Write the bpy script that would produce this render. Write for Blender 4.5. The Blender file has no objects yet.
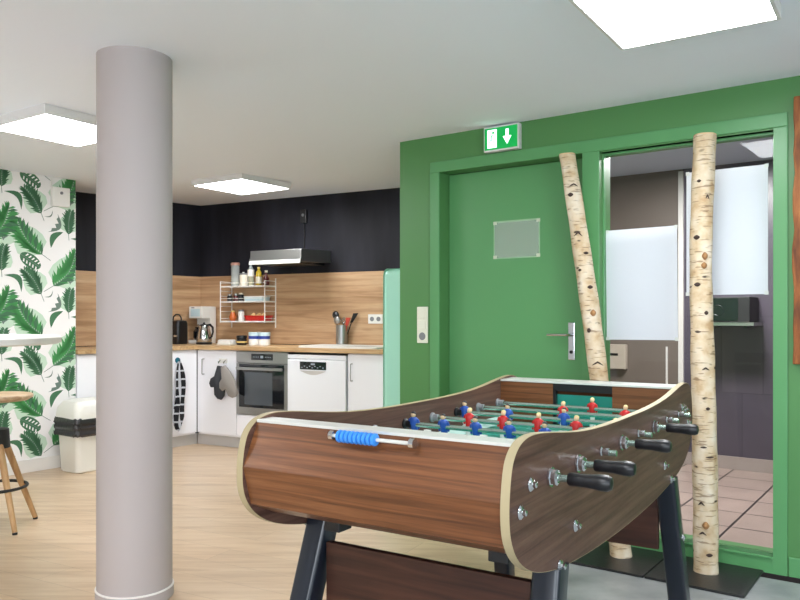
import bpy, bmesh, math, random
from mathutils import Vector, Matrix
random.seed(7)
R = math.radians
S = bpy.context.scene
C = S.collection

# ------------------------------------------------------------------ camera
cam_d = bpy.data.cameras.new('camera')
cam_d.sensor_width = 36.0
cam_d.lens = 36.0 * 760 / 800
cam_d.shift_y = 17 / 800
cam_d.clip_start = 0.05
cam = bpy.data.objects.new('camera', cam_d)
cam.location = (0, 0, 1.195)
cam.rotation_euler = (R(90), 0, 0)
C.objects.link(cam)
S.camera = cam

# ------------------------------------------------------------------ world, exposure, daylight
W = bpy.data.worlds.new('world'); S.world = W; W.use_nodes = True
bg = W.node_tree.nodes['Background']
bg.inputs[0].default_value = (0.85, 0.92, 1.0, 1); bg.inputs[1].default_value = 1.0
S.view_settings.view_transform = 'Standard'
S.view_settings.look = 'None'
S.view_settings.gamma = 1
S.view_settings.use_curve_mapping = False
S.view_settings.exposure = 0.38
LAMP_E = 24.0
DAY_E = 95.0

def area(name, loc, target, sx, sy, energy, col):
    d = bpy.data.lights.new(name, 'AREA'); d.shape = 'RECTANGLE'
    d.size = sx; d.size_y = sy; d.energy = energy; d.color = col
    o = bpy.data.objects.new(name, d); C.objects.link(o); o.location = loc
    o.rotation_euler = (Vector(target) - Vector(loc)).to_track_quat('-Z', 'Y').to_euler()
    return o
# daylight entering through the windows behind and left of the camera
area('daylight_rear_window', (-1.6, -3.05, 1.35), (-1.4, 4, 1.2), 3.4, 1.5, DAY_E, (0.86, 0.93, 1.0))
area('daylight_side_window', (2.6, -3.05, 1.35), (1.5, 4, 1.2), 2.4, 1.5, DAY_E * .8, (0.86, 0.93, 1.0))
area('inner_room_light', (1.9, 4.95, 2.36), (1.9, 4.95, 0), 0.5, 0.5, 80, (1.0, 0.97, 0.95))

# ------------------------------------------------------------------ materials
def rgb(r, g, b):
    f = lambda c: (c / 255 / 12.92) if c / 255 <= .04045 else ((c / 255 + .055) / 1.055) ** 2.4
    return (f(r), f(g), f(b), 1)

def mat(name, col, rough=.5, metal=0., spec=.5, emit=None, estr=0., coat=0., bump=0., bscale=60.):
    m = bpy.data.materials.new(name); m.use_nodes = True
    nt = m.node_tree; p = nt.nodes['Principled BSDF']
    p.inputs['Base Color'].default_value = col
    p.inputs['Roughness'].default_value = rough
    p.inputs['Metallic'].default_value = metal
    p.inputs['Specular IOR Level'].default_value = spec
    p.inputs['Coat Weight'].default_value = coat
    if emit is not None:
        p.inputs['Emission Color'].default_value = emit
        p.inputs['Emission Strength'].default_value = estr
    # faint procedural variation so no surface is perfectly uniform
    tc = nt.nodes.new('ShaderNodeTexCoord')
    n = nt.nodes.new('ShaderNodeTexNoise'); n.inputs['Scale'].default_value = bscale
    nt.links.new(tc.outputs['Object'], n.inputs['Vector'])
    mp = nt.nodes.new('ShaderNodeMapRange')
    mp.inputs[3].default_value = max(0, rough - .04); mp.inputs[4].default_value = min(1, rough + .04)
    nt.links.new(n.outputs['Fac'], mp.inputs[0]); nt.links.new(mp.outputs[0], p.inputs['Roughness'])
    if bump:
        b = nt.nodes.new('ShaderNodeBump'); b.inputs['Strength'].default_value = bump
        b.inputs['Distance'].default_value = .002
        nt.links.new(n.outputs['Fac'], b.inputs['Height']); nt.links.new(b.outputs[0], p.inputs['Normal'])
    return m

def nodes(m):
    nt = m.node_tree
    return nt, nt.nodes['Principled BSDF'], nt.nodes.new, nt.links.new

def coords(nt, rot=(0, 0, 0), scale=(1, 1, 1)):
    tc = nt.nodes.new('ShaderNodeTexCoord'); mp = nt.nodes.new('ShaderNodeMapping')
    mp.inputs['Rotation'].default_value = rot; mp.inputs['Scale'].default_value = scale
    nt.links.new(tc.outputs['Object'], mp.inputs[0])
    return mp.outputs[0]

def ramp(nt, fac, stops):
    r = nt.nodes.new('ShaderNodeValToRGB')
    e = r.color_ramp.elements
    while len(e) < len(stops): e.new(.5)
    for k, (p, c) in enumerate(stops): e[k].position = p; e[k].color = c
    nt.links.new(fac, r.inputs[0])
    return r.outputs[0]

def mixc(nt, fac, a, b, mode='MIX'):
    x = nt.nodes.new('ShaderNodeMix'); x.data_type = 'RGBA'; x.blend_type = mode
    if hasattr(fac, 'node'): nt.links.new(fac, x.inputs[0])
    else: x.inputs[0].default_value = fac
    for k, v in ((6, a), (7, b)):
        if hasattr(v, 'node'): nt.links.new(v, x.inputs[k])
        else: x.inputs[k].default_value = v
    return x.outputs[2]

def grain(name, c_dark, c_mid, c_light, scale=(1, 8, 8), rough=.45, coat=0., nscale=3., fine=.35, knots=False, planks=None, rot=(0, 0, 0), spec=.4):
    """wood: long stretched noise; planks=(length,width) adds boards through a brick pattern in the XY plane"""
    m = mat(name, c_mid, rough, coat=coat, spec=spec)
    nt, p, new, link = nodes(m)
    v = coords(nt, rot, scale)
    n1 = new('ShaderNodeTexNoise'); n1.inputs['Scale'].default_value = nscale; n1.inputs['Detail'].default_value = 6
    n1.inputs['Distortion'].default_value = .6; link(v, n1.inputs['Vector'])
    base = ramp(nt, n1.outputs['Fac'], [(.3, c_dark), (.5, c_mid), (.72, c_light)])
    v2 = coords(nt, rot, tuple(a * 6 for a in scale))
    n2 = new('ShaderNodeTexNoise'); n2.inputs['Scale'].default_value = nscale * 1.5; n2.inputs['Detail'].default_value = 3
    link(v2, n2.inputs['Vector'])
    r2 = ramp(nt, n2.outputs['Fac'], [(.3, (.72, .70, .68, 1)), (.6, (1, 1, 1, 1))])
    col = mixc(nt, fine, base, r2, 'MULTIPLY')
    if knots:
        v3 = coords(nt, rot, (scale[0] * 2.2, scale[1] * .55, scale[2] * .55))
        vo = new('ShaderNodeTexVoronoi'); vo.inputs['Scale'].default_value = 1.1; link(v3, vo.inputs['Vector'])
        kf = ramp(nt, vo.outputs['Distance'], [(.03, (.55, .42, .33, 1)), (.12, (1, 1, 1, 1))])
        col = mixc(nt, .9, col, kf, 'MULTIPLY')
    if planks:
        vb = coords(nt, rot)
        bt = new('ShaderNodeTexBrick'); bt.offset = .37; bt.inputs['Scale'].default_value = 1
        bt.inputs['Brick Width'].default_value = planks[0]; bt.inputs['Row Height'].default_value = planks[1]
        bt.inputs['Mortar Size'].default_value = planks[2] if len(planks) > 2 else .0012
        bt.inputs['Mortar Smooth'].default_value = .2
        bt.inputs['Color1'].default_value = (.90, .90, .90, 1); bt.inputs['Color2'].default_value = (1.0, 1.0, 1.0, 1)
        bt.inputs['Mortar'].default_value = (.62, .58, .54, 1)
        link(vb, bt.inputs['Vector'])
        col = mixc(nt, 1.0, col, bt.outputs['Color'], 'MULTIPLY')
    link(col, p.inputs['Base Color'])
    return m

M = {}
M['ceiling'] = mat('white_ceiling_paint', rgb(237, 241, 250), .9, bscale=20)
M['green'] = mat('green_wall_paint', rgb(78, 131, 74), .42, bscale=8)
M['green_trim'] = mat('green_trim_paint', rgb(88, 149, 94), .34, bscale=8)
M['white_wall'] = mat('white_wall_paint', rgb(225, 222, 216), .8)
M['paper'] = mat('wallpaper_white', rgb(242, 240, 238), .75)
M['leaf_a'] = mat('leaf_bright_green', rgb(70, 148, 82), .7)
M['leaf_b'] = mat('leaf_dark_green', rgb(66, 114, 80), .7)
M['leaf_c'] = mat('leaf_grey_green', rgb(110, 130, 118), .7)
M['leaf_m'] = mat('leaf_pale_mint', rgb(196, 220, 198), .75)
M['column'] = mat('column_grey_paint', rgb(176, 167, 165), .6, bscale=6, bump=.1)
M['trim_white'] = mat('white_trim', rgb(232, 228, 222), .5)
M['cab_white'] = mat('white_cabinet_laminate', rgb(244, 244, 248), .42, bscale=10)
M['plinth'] = mat('grey_plinth', rgb(196, 192, 188), .4)
M['appl_white'] = mat('white_appliance_enamel', rgb(236, 238, 242), .25)
M['steel'] = mat('brushed_steel', rgb(168, 168, 166), .3, metal=.9)
M['chrome'] = mat('chrome', rgb(210, 212, 214), .12, metal=1.)
M['aluminium'] = mat('aluminium_strip', rgb(214, 214, 208), .35, metal=.25)
M['black_glass'] = mat('black_glass', rgb(26, 28, 32), .06, coat=.3)
M['oven_glass'] = mat('smoked_oven_glass', rgb(78, 84, 90), .12, coat=.3)
M['black'] = mat('black_plastic', rgb(20, 20, 22), .35)
M['black_matt'] = mat('black_metal', rgb(26, 26, 28), .5)
M['navy'] = mat('dark_blue_black_leg_paint', rgb(20, 27, 38), .3, coat=.2)
M['mint'] = mat('mint_enamel', rgb(166, 222, 200), .22, coat=.3, bscale=5)
M['white_pl'] = mat('white_plastic', rgb(236, 234, 228), .35)
M['sock_pl'] = mat('ivory_plastic', rgb(222, 224, 206), .4)
M['grey_pl'] = mat('grey_plastic', rgb(128, 130, 132), .4)
M['bin_white'] = mat('bin_off_white', rgb(238, 236, 228), .35)
M['teal'] = mat('teal_playfield', rgb(40, 150, 132), .35)
M['teal_pale'] = mat('playfield_pale_lines', rgb(190, 225, 215), .4)
M['cream_edge'] = mat('cream_edge_banding', rgb(170, 155, 120), .5)
M['red'] = mat('red_player_paint', rgb(200, 34, 34), .3)
M['blue'] = mat('blue_player_paint', rgb(42, 84, 170), .3)
M['bead'] = mat('blue_score_bead', rgb(60, 140, 225), .3)
M['skin'] = mat('player_head_paint', rgb(228, 190, 150), .4)
M['hair'] = mat('player_dark_hair', rgb(36, 30, 34), .4)
M['rod'] = mat('steel_rod', rgb(168, 190, 178), .18, metal=.85)
M['sheet'] = mat('white_paper_sheet', rgb(244, 241, 246), .6)
M['inner_ceil'] = mat('inner_room_grey_ceiling', rgb(206, 216, 238), .8)
M['inner_wall'] = mat('inner_room_taupe_wall', rgb(104, 93, 87), .5)
M['strip'] = mat('pale_door_frame', rgb(205, 200, 198), .4)
M['slate'] = mat('black_slate_mat', rgb(34, 34, 34), .38, bump=.4, bscale=120)
M['bag'] = mat('dark_bin_bag', rgb(44, 42, 44), .3, coat=.2, bump=1., bscale=50)
M['cream'] = mat('cream_ceramic', rgb(232, 224, 204), .4)
M['kraft'] = mat('pale_yellow_packet', rgb(226, 196, 120), .5)
M['orange'] = mat('orange_glass', rgb(190, 96, 44), .25)
M['redtray'] = mat('red_plastic', rgb(196, 36, 30), .35)
M['peach'] = mat('peach_bread', rgb(232, 190, 132), .7)
M['maroon'] = mat('maroon_glass', rgb(92, 34, 34), .15, coat=.3)
M['olive'] = mat('yellow_oil', rgb(196, 168, 44), .15, coat=.3)
M['bluelid'] = mat('blue_print', rgb(44, 66, 150), .4)
M['frost'] = mat('pale_blue_plastic', rgb(196, 220, 226), .3)
M['steel_dark'] = mat('dark_steel', rgb(70, 72, 74), .3, metal=.7)
M['redpl'] = mat('red_spatula', rgb(196, 70, 52), .4)
M['tealhook'] = mat('teal_hook', rgb(20, 96, 116), .4)
M['exit_green'] = mat('exit_green', rgb(0, 130, 60), .4, emit=rgb(0, 150, 66), estr=.7)
M['exit_white'] = mat('exit_white', rgb(225, 255, 240), .4, emit=rgb(215, 255, 235), estr=1.6)
M['diffuser'] = mat('lamp_diffuser', rgb(255, 255, 255), .5, emit=(.955, .97, 1, 1), estr=LAMP_E)
M['spot'] = mat('reflection_glow', rgb(255, 255, 255), .5, emit=(1, .93, .82, 1), estr=14)  # glow standing in for a lamp reflection on the glass
M['frame_white'] = mat('lamp_frame', rgb(222, 220, 218), .4)
M['grout'] = mat('joint', rgb(60, 54, 52), .8)
M['black_switch'] = mat('dark_switch', rgb(30, 30, 32), .4)
M['led'] = mat('display_segments', rgb(150, 160, 170), .3)

M['oak'] = grain('oak_splashback', rgb(168, 130, 94), rgb(198, 160, 122), rgb(214, 182, 144), (.5, 9, 10), .5, nscale=2.2, knots=True, planks=None)
M['oak_top'] = grain('oak_worktop', rgb(170, 134, 92), rgb(200, 166, 122), rgb(216, 186, 142), (.7, 6, 7), .4, nscale=3)
M['floor_oak'] = grain('oak_laminate_floor', rgb(198, 168, 136), rgb(214, 186, 154), rgb(224, 200, 171), (.8, 9, 9), .3, nscale=2.2, fine=.25, planks=(1.3, .19), rot=(0, 0, R(28)), spec=.5)
M['walnut'] = grain('walnut_end_panel', rgb(84, 50, 28), rgb(114, 70, 40), rgb(136, 88, 54), (.9, 22, 34), .36, nscale=2.2, fine=.6)
M['walnut_side'] = grain('walnut_side_panel', rgb(74, 50, 42), rgb(96, 69, 59), rgb(112, 84, 71), (22, 1.0, 34), .45, coat=.0, nscale=2., fine=.5, spec=.22)
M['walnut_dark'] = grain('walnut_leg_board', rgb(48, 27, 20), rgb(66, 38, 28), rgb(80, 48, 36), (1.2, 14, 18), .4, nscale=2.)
M['stool_oak'] = grain('stool_oak', rgb(160, 120, 78), rgb(190, 150, 104), rgb(208, 172, 126), (6, 6, 1), .45, nscale=3)
M['seat_oak'] = grain('stool_seat_oak', rgb(168, 136, 104), rgb(200, 170, 136), rgb(216, 190, 158), (1, 9, 9), .4, nscale=3)
M['rustic'] = grain('rustic_brown_wood', rgb(86, 44, 16), rgb(142, 82, 36), rgb(176, 112, 58), (9, 9, 1.2), .6, nscale=4, fine=.8)

def make_black_wall():
    m = mat('blackboard_paint', rgb(36, 37, 44), .6, spec=.25)
    nt, p, new, link = nodes(m)
    v = coords(nt, scale=(1.6, 1, .35))
    n = new('ShaderNodeTexNoise'); n.inputs['Scale'].default_value = 2.2; n.inputs['Detail'].default_value = 4; link(v, n.inputs[0])
    c = ramp(nt, n.outputs['Fac'], [(.35, rgb(26, 25, 30)), (.7, rgb(44, 45, 54))])
    link(c, p.inputs['Base Color'])
    return m
M['blackwall'] = make_black_wall()

def make_concrete():
    m = mat('grey_concrete_vinyl', rgb(160, 162, 162), .4)
    nt, p, new, link = nodes(m)
    v = coords(nt)
    n = new('ShaderNodeTexNoise'); n.inputs['Scale'].default_value = 5; n.inputs['Detail'].default_value = 7; link(v, n.inputs[0])
    c = ramp(nt, n.outputs['Fac'], [(.3, rgb(138, 142, 144)), (.7, rgb(178, 180, 180))])
    link(c, p.inputs['Base Color'])
    return m
M['concrete'] = make_concrete()

def make_tiles(name, c1, c2, mortar, w, h, msize, rough=.3, rot=(0, 0, 0), off=0.):
    m = mat(name, c1, rough)
    nt, p, new, link = nodes(m)
    v = coords(nt, rot)
    b = new('ShaderNodeTexBrick'); b.offset = off; b.inputs['Scale'].default_value = 1
    b.inputs['Brick Width'].default_value = w; b.inputs['Row Height'].default_value = h
    b.inputs['Mortar Size'].default_value = msize; b.inputs['Color1'].default_value = c1
    b.inputs['Color2'].default_value = c2; b.inputs['Mortar'].default_value = mortar
    link(v, b.inputs[0])
    n = new('ShaderNodeTexNoise'); n.inputs['Scale'].default_value = 4; link(v, n.inputs[0])
    r = ramp(nt, n.outputs['Fac'], [(.3, (.86, .86, .86, 1)), (.7, (1, 1, 1, 1))])
    link(mixc(nt, 1., b.outputs['Color'], r, 'MULTIPLY'), p.inputs['Base Color'])
    return m
M['inner_floor'] = make_tiles('inner_room_floor_tiles', rgb(168, 146, 138), rgb(158, 138, 130), rgb(50, 42, 42), .36, .36, .007, .3)
M['inner_tile'] = make_tiles('inner_room_dark_wall_tiles', rgb(92, 84, 96), rgb(74, 66, 80), rgb(70, 62, 74), .3, .6, .003, .3, rot=(R(90), 0, 0), off=.5)

def make_birch():
    m = mat('birch_bark', rgb(222, 208, 184), .7, bump=1.0, bscale=45)
    nt, p, new, link = nodes(m)
    v = coords(nt, scale=(1, 1, 1))
    n0 = new('ShaderNodeTexNoise'); n0.inputs['Scale'].default_value = 14; n0.inputs['Detail'].default_value = 5; link(v, n0.inputs[0])
    base = ramp(nt, n0.outputs['Fac'], [(.3, rgb(184, 152, 112)), (.48, rgb(208, 188, 156)), (.7, rgb(222, 210, 190))])
    v1 = coords(nt, scale=(14, 14, 110))
    n1 = new('ShaderNodeTexNoise'); n1.inputs['Scale'].default_value = 1.; n1.inputs['Detail'].default_value = 2; link(v1, n1.inputs[0])
    l = ramp(nt, n1.outputs['Fac'], [(.60, (1, 1, 1, 1)), (.66, (.36, .28, .22, 1))])
    c = mixc(nt, .75, base, l, 'MULTIPLY')
    v2 = coords(nt, scale=(9, 9, 24))
    vo = new('ShaderNodeTexVoronoi'); vo.inputs['Scale'].default_value = 1.; link(v2, vo.inputs[0])
    k = ramp(nt, vo.outputs['Distance'], [(.13, (.10, .08, .07, 1)), (.2, (1, 1, 1, 1))])
    v3 = coords(nt, scale=(5, 5, 7))
    n3 = new('ShaderNodeTexNoise'); n3.inputs['Scale'].default_value = 1.4; link(v3, n3.inputs[0])
    gate = ramp(nt, n3.outputs['Fac'], [(.5, (0, 0, 0, 1)), (.56, (1, 1, 1, 1))])
    link(mixc(nt, gate, c, mixc(nt, 1., c, k, 'MULTIPLY')), p.inputs['Base Color'])
    return m
M['birch'] = make_birch()
M['knot'] = mat('birch_dark_knot', rgb(62, 46, 38), .8)
M['knot_tan'] = mat('birch_tan_scar', rgb(166, 122, 78), .8)
M['cutwood'] = mat('birch_cut_end', rgb(216, 184, 140), .7)

def make_check():
    m = mat('black_white_check_cloth', rgb(30, 30, 34), .9)
    nt, p, new, link = nodes(m)
    tc = new('ShaderNodeTexCoord'); sp = new('ShaderNodeSeparateXYZ'); link(tc.outputs['Object'], sp.inputs[0])
    outs = []
    for ax in (0, 2):
        a = new('ShaderNodeMath'); a.operation = 'MULTIPLY'; a.inputs[1].default_value = 13.; link(sp.outputs[ax], a.inputs[0])
        b = new('ShaderNodeMath'); b.operation = 'FRACT'; link(a.outputs[0], b.inputs[0])
        c = new('ShaderNodeMath'); c.operation = 'GREATER_THAN'; c.inputs[1].default_value = .80; link(b.outputs[0], c.inputs[0])
        outs.append(c.outputs[0])
    d = new('ShaderNodeMath'); d.operation = 'MAXIMUM'; link(outs[0], d.inputs[0]); link(outs[1], d.inputs[1])
    link(mixc(nt, d.outputs[0], rgb(26, 26, 30), rgb(196, 198, 204)), p.inputs['Base Color'])
    return m
M['check'] = make_check()
M['glove_grey'] = mat('speckled_grey_cloth', rgb(150, 144, 138), .95, bump=.6, bscale=140)
M['glove_black'] = mat('dark_cloth', rgb(58, 60, 64), .95)

def make_glass():
    m = bpy.data.materials.new('clear_window_glass'); m.use_nodes = True
    nt = m.node_tree; nt.nodes.remove(nt.nodes['Principled BSDF'])
    out = nt.nodes['Material Output']
    t = nt.nodes.new('ShaderNodeBsdfTransparent'); t.inputs[0].default_value = (.93, .95, .95, 1)
    g = nt.nodes.new('ShaderNodeBsdfGlossy'); g.inputs['Roughness'].default_value = .02
    f = nt.nodes.new('ShaderNodeFresnel'); f.inputs[0].default_value = 1.25
    mx = nt.nodes.new('ShaderNodeMixShader')
    nt.links.new(f.outputs[0], mx.inputs[0]); nt.links.new(t.outputs[0], mx.inputs[1]); nt.links.new(g.outputs[0], mx.inputs[2])
    nt.links.new(mx.outputs[0], out.inputs[0])
    return m
M['glass'] = make_glass()
def make_clear(name, tint, gl=.12):
    m = bpy.data.materials.new(name); m.use_nodes = True
    nt = m.node_tree; nt.nodes.remove(nt.nodes['Principled BSDF'])
    out = nt.nodes['Material Output']
    t = nt.nodes.new('ShaderNodeBsdfTransparent'); t.inputs[0].default_value = tint
    g = nt.nodes.new('ShaderNodeBsdfPrincipled'); g.inputs['Base Color'].default_value = (.8, .85, .82, 1); g.inputs['Roughness'].default_value = .15
    mx = nt.nodes.new('ShaderNodeMixShader'); mx.inputs[0].default_value = gl
    nt.links.new(t.outputs[0], mx.inputs[1]); nt.links.new(g.outputs[0], mx.inputs[2]); nt.links.new(mx.outputs[0], out.inputs[0])
    return m
M['jar_glass'] = make_clear('jar_glass', (.82, .86, .88, 1), .3)
M['sleeve'] = make_clear('clear_plastic_sleeve', (.88, .92, .88, 1), .22)

# ------------------------------------------------------------------ mesh builder
class MB:
    def __init__(s): s.v = []; s.f = []; s.mi = []
    def add(s, vs, fs, mi=0):
        o = len(s.v); s.v += [tuple(p) for p in vs]
        for f in fs: s.f.append(tuple(i + o for i in f)); s.mi.append(mi)
        return s
    def box(s, x0, x1, y0, y1, z0, z1, mi=0):
        vs = [(x, y, z) for x in (x0, x1) for y in (y0, y1) for z in (z0, z1)]
        return s.add(vs, [(0, 1, 3, 2), (4, 6, 7, 5), (0, 4, 5, 1), (2, 3, 7, 6), (0, 2, 6, 4), (1, 5, 7, 3)], mi)
    def quadbox(s, b, t, mi=0):   # b, t: four bottom and four top points
        return s.add(list(b) + list(t), [(3, 2, 1, 0), (4, 5, 6, 7)] + [(i, (i + 1) % 4, 4 + (i + 1) % 4, 4 + i) for i in range(4)], mi)
    def ring_loft(s, rings, mi=0, cap0=True, cap1=True):
        n = len(rings[0]); vs = [p for r in rings for p in r]; fs = []
        for k in range(len(rings) - 1):
            for i in range(n):
                j = (i + 1) % n; fs.append((k * n + i, k * n + j, (k + 1) * n + j, (k + 1) * n + i))
        if cap0: fs.append(tuple(range(n - 1, -1, -1)))
        if cap1: fs.append(tuple((len(rings) - 1) * n + i for i in range(n)))
        return s.add(vs, fs, mi)
    def tube(s, path, rad, n=12, mi=0, cap=True, tw=0):
        P = [Vector(p) for p in path]; rr = rad if isinstance(rad, (list, tuple)) else [rad] * len(P)
        rings = []; prev = None
        for k, p in enumerate(P):
            t = (P[min(k + 1, len(P) - 1)] - P[max(k - 1, 0)]).normalized()
            if prev is None:
                a = t.cross(Vector((0, 0, 1)));
                if a.length < 1e-3: a = t.cross(Vector((0, 1, 0)))
            else: a = prev - t * prev.dot(t)
            a.normalize(); prev = a; b = t.cross(a)
            rings.append([p + (a * math.cos(2 * math.pi * i / n + tw) + b * math.sin(2 * math.pi * i / n + tw)) * rr[k] for i in range(n)])
        return s.ring_loft(rings, mi, cap, cap)
    def cyl(s, p0, p1, r, n=16, mi=0): return s.tube([p0, p1], r, n, mi)
    def lathe(s, prof, c=(0, 0, 0), n=24, mi=0, axis='z', closed=True):
        rings = []
        for r, h in prof:
            ring = []
            for i in range(n):
                a = 2 * math.pi * i / n; q = (math.cos(a) * max(r, 1e-4), math.sin(a) * max(r, 1e-4))
                if axis == 'z': ring.append((c[0] + q[0], c[1] + q[1], c[2] + h))
                elif axis == 'x': ring.append((c[0] + h, c[1] + q[0], c[2] + q[1]))
                else: ring.append((c[0] + q[1], c[1] + h, c[2] + q[0]))
            rings.append(ring)
        return s.ring_loft(rings, mi, closed, closed)
    def sphere(s, c, r, n=14, mi=0, sc=(1, 1, 1)):
        m = n // 2; prof = [(math.sin(math.pi * k / m), -math.cos(math.pi * k / m)) for k in range(m + 1)]
        rings = [[(c[0] + math.cos(2 * math.pi * i / n) * max(p[0], 1e-3) * r * sc[0], c[1] + math.sin(2 * math.pi * i / n) * max(p[0], 1e-3) * r * sc[1], c[2] + p[1] * r * sc[2]) for i in range(n)] for p in prof]
        return s.ring_loft(rings, mi)
    def prism(s, poly, lo, hi, axis='x', mi=0, mi_edge=None):
        f = {'x': lambda a, b, h: (h, a, b), 'y': lambda a, b, h: (a, h, b), 'z': lambda a, b, h: (a, b, h)}[axis]
        n = len(poly); vs = [f(a, b, lo) for a, b in poly] + [f(a, b, hi) for a, b in poly]
        s.add(vs, [tuple(range(n)), tuple(range(2 * n - 1, n - 1, -1))], mi)
        return s.add(vs, [(i, (i + 1) % n, n + (i + 1) % n, n + i) for i in range(n)], mi if mi_edge is None else mi_edge)
    def rrect(s, hx, hy, r, z, c=(0, 0), n=6):
        out = []
        for (sx, sy, a0) in ((1, 1, 0), (-1, 1, 90), (-1, -1, 180), (1, -1, 270)):
            for k in range(n + 1):
                a = R(a0 + 90 * k / n); out.append((c[0] + sx * (hx - r) + math.cos(a) * r, c[1] + sy * (hy - r) + math.sin(a) * r, z))
        return out
    def build(s, name, mats, parent=None, smooth=False, bevel=0., loc=None, rz=None, seg=2, angle=35):
        me = bpy.data.meshes.new(name); me.from_pydata(s.v, [], s.f)
        if not isinstance(mats, (list, tuple)): mats = [mats]
        for m in mats: me.materials.append(m)
        for p, k in zip(me.polygons, s.mi): p.material_index = k
        bm = bmesh.new(); bm.from_mesh(me); bmesh.ops.remove_doubles(bm, verts=bm.verts, dist=1e-6)
        bmesh.ops.recalc_face_normals(bm, faces=bm.faces); bm.to_mesh(me); bm.free()
        if smooth:
            me.shade_smooth() if hasattr(me, 'shade_smooth') else None
            try: me.set_sharp_from_angle(angle=R(angle))
            except Exception: pass
        o = bpy.data.objects.new(name, me); C.objects.link(o)
        if parent is not None: o.parent = parent
        if loc is not None: o.location = loc
        if rz is not None: o.rotation_euler = (0, 0, rz)
        if bevel:
            b = o.modifiers.new('bevel', 'BEVEL'); b.width = bevel; b.segments = seg; b.limit_method = 'ANGLE'; b.angle_limit = R(40)
            b.harden_normals = False
        return o

def tag(o, label=None, cat=None, group=None, kind=None):
    if label: o['label'] = label
    if cat: o['category'] = cat
    if group: o['group'] = group
    if kind: o['kind'] = kind
    return o
def thing(name, label, cat, loc, rz=0, group=None):
    o = bpy.data.objects.new(name, None); o.empty_display_size = .1; C.objects.link(o)
    o.location = loc; o.rotation_euler = (0, 0, rz)
    return tag(o, label, cat, group)
def struct(mb, name, m, **k): return tag(mb.build(name, m, **k), kind='structure')
def copy_tree(o, parent=None):
    c = o.copy(); C.objects.link(c); c.parent = parent
    for ch in list(o.children): copy_tree(ch, c)
    return c

# local frames of the walls: origin, direction along the wall, direction into the wall
K0, KA = Vector((-2.057, 7.835, 0)), math.atan2(-.470, .8827)        # kitchen back wall
L0, LA = Vector((-2.057, 7.835, 0)), math.atan2(.797, .603)          # left kitchen wall (x negative towards the room)
G0, GA = Vector((0, 4.804, 0)), math.atan2(-.587, .8096)             # green wall
T0, TA = Vector((.3746, 2.529, 0)), math.atan2(-.5324, .8465)         # football table
def at(o, a, x, y, z=0):
    return o + Vector((math.cos(a) * x - math.sin(a) * y, math.sin(a) * x + math.cos(a) * y, z))
def KP(x, off, z=0): return at(K0, KA, x, -off, z)
def LP(x, off, z=0): return at(L0, LA, x, -off, z)
def GP(x, off, z=0): return at(G0, GA, x, -off, z)
def zc(x, y):      # the ceiling drops very slightly towards the green wall
    d = x * .470 + y * .8827
    return 2.300 + .042 * max(0, d - 4.3) / 1.65

# ================================================================== STRUCTURE
# floors
BL = [at(T0, GA, .02, -8), at(T0, GA, .02, 1.9)]   # laminate / grey vinyl boundary runs square to the green wall
e_v = Vector((.587, .8096, 0))
b0 = Vector((.69, 3.5, 0))
near = b0 - e_v * 9; far = b0 + e_v * .55
mb = MB()
pts = [near, far, Vector((0, 4.86, 0)), KP(3.6, -.1), KP(-.1, -.1), LP(-11.5, -.1), Vector((-6.5, -5, 0))]
mb.prism([(p.x, p.y) for p in pts], -.1, 0, 'z')
struct(mb, 'floor', M['floor_oak'])
mb = MB(); pts = [near, Vector((6.8, -3.8, 0)), GP(6.5, 0), far]
mb.prism([(p.x, p.y) for p in pts], -.1, 0, 'z')
struct(mb, 'floor_grey', M['concrete'])
mb = MB(); mb.box(.12, 3.4, .0, 2.6, -.1, .0)
struct(mb, 'floor_inner_room', M['inner_floor'], loc=G0, rz=GA)
# ceiling
fl, fr_ = Vector((-9.5, 9.93, 0)), GP(.06, -.06)
mb = MB()
for cp in ([Vector((-9.5, -3.4, 0)), Vector((7.2, -3.4, 0)), GP(7.2, -.1), fr_, fl], [fl, fr_, GP(.1, -1.8), KP(3.6, -.1), KP(-1.4, -.6)]):
    n = len(cp)
    vs = [(p.x, p.y, zc(p.x, p.y)) for p in cp] + [(p.x, p.y, zc(p.x, p.y) + .12) for p in cp]
    mb.add(vs, [tuple(range(n)), tuple(range(2 * n - 1, n - 1, -1))] + [(i, (i + 1) % n, n + (i + 1) % n, n + i) for i in range(n)])
struct(mb, 'ceiling', M['ceiling'])

# green wall with a door opening and a glazed opening
D0, D1, DT = .301, 1.215, 2.075
W0, W1, WB, WT = 1.311, 2.150, .075, 2.068
mb = MB()
mb.box(0, D0, 0, .15, 0, 2.42).box(D0, D1, 0, .15, DT, 2.42).box(D1, W0, 0, .15, 0, 2.42).box(W0, W1, 0, .15, WT, 2.42)
mb.box(W0, W1, 0, .15, 0, WB).box(W1, 7.0, 0, .15, 0, 2.42)
struct(mb, 'wall_green', M['green'], loc=G0, rz=GA)
mb = MB(); mb.box(0, .12, .15, 1.72, 0, 2.42); struct(mb, 'wall_return', M['green'], loc=G0, rz=GA)
# casing
mb = MB(); c = .012
mb.box(.235, D0, -c, 0, 0, DT).box(.235, 2.21, -c, 0, DT, 2.14).box(D1, W0, -c, 0, 0, DT).box(W1, 2.21, -c, 0, 0, DT)
mb.box(W0, W1, -c, 0, 0, .07).box(W0, W1, -c - .01, .05, .07, .082).box(W0, W1, 0, .05, WT, DT - .001)
struct(mb, 'trim_1', M['green_trim'], loc=G0, rz=GA, bevel=.003)
mb = MB(); mb.box(2.215, 6.9, -.010, 0, 0, .09).box(0.0, .234, -.010, 0, 0, .09)
struct(mb, 'baseboard_green', M['green_trim'], loc=G0, rz=GA, bevel=.003)
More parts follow.
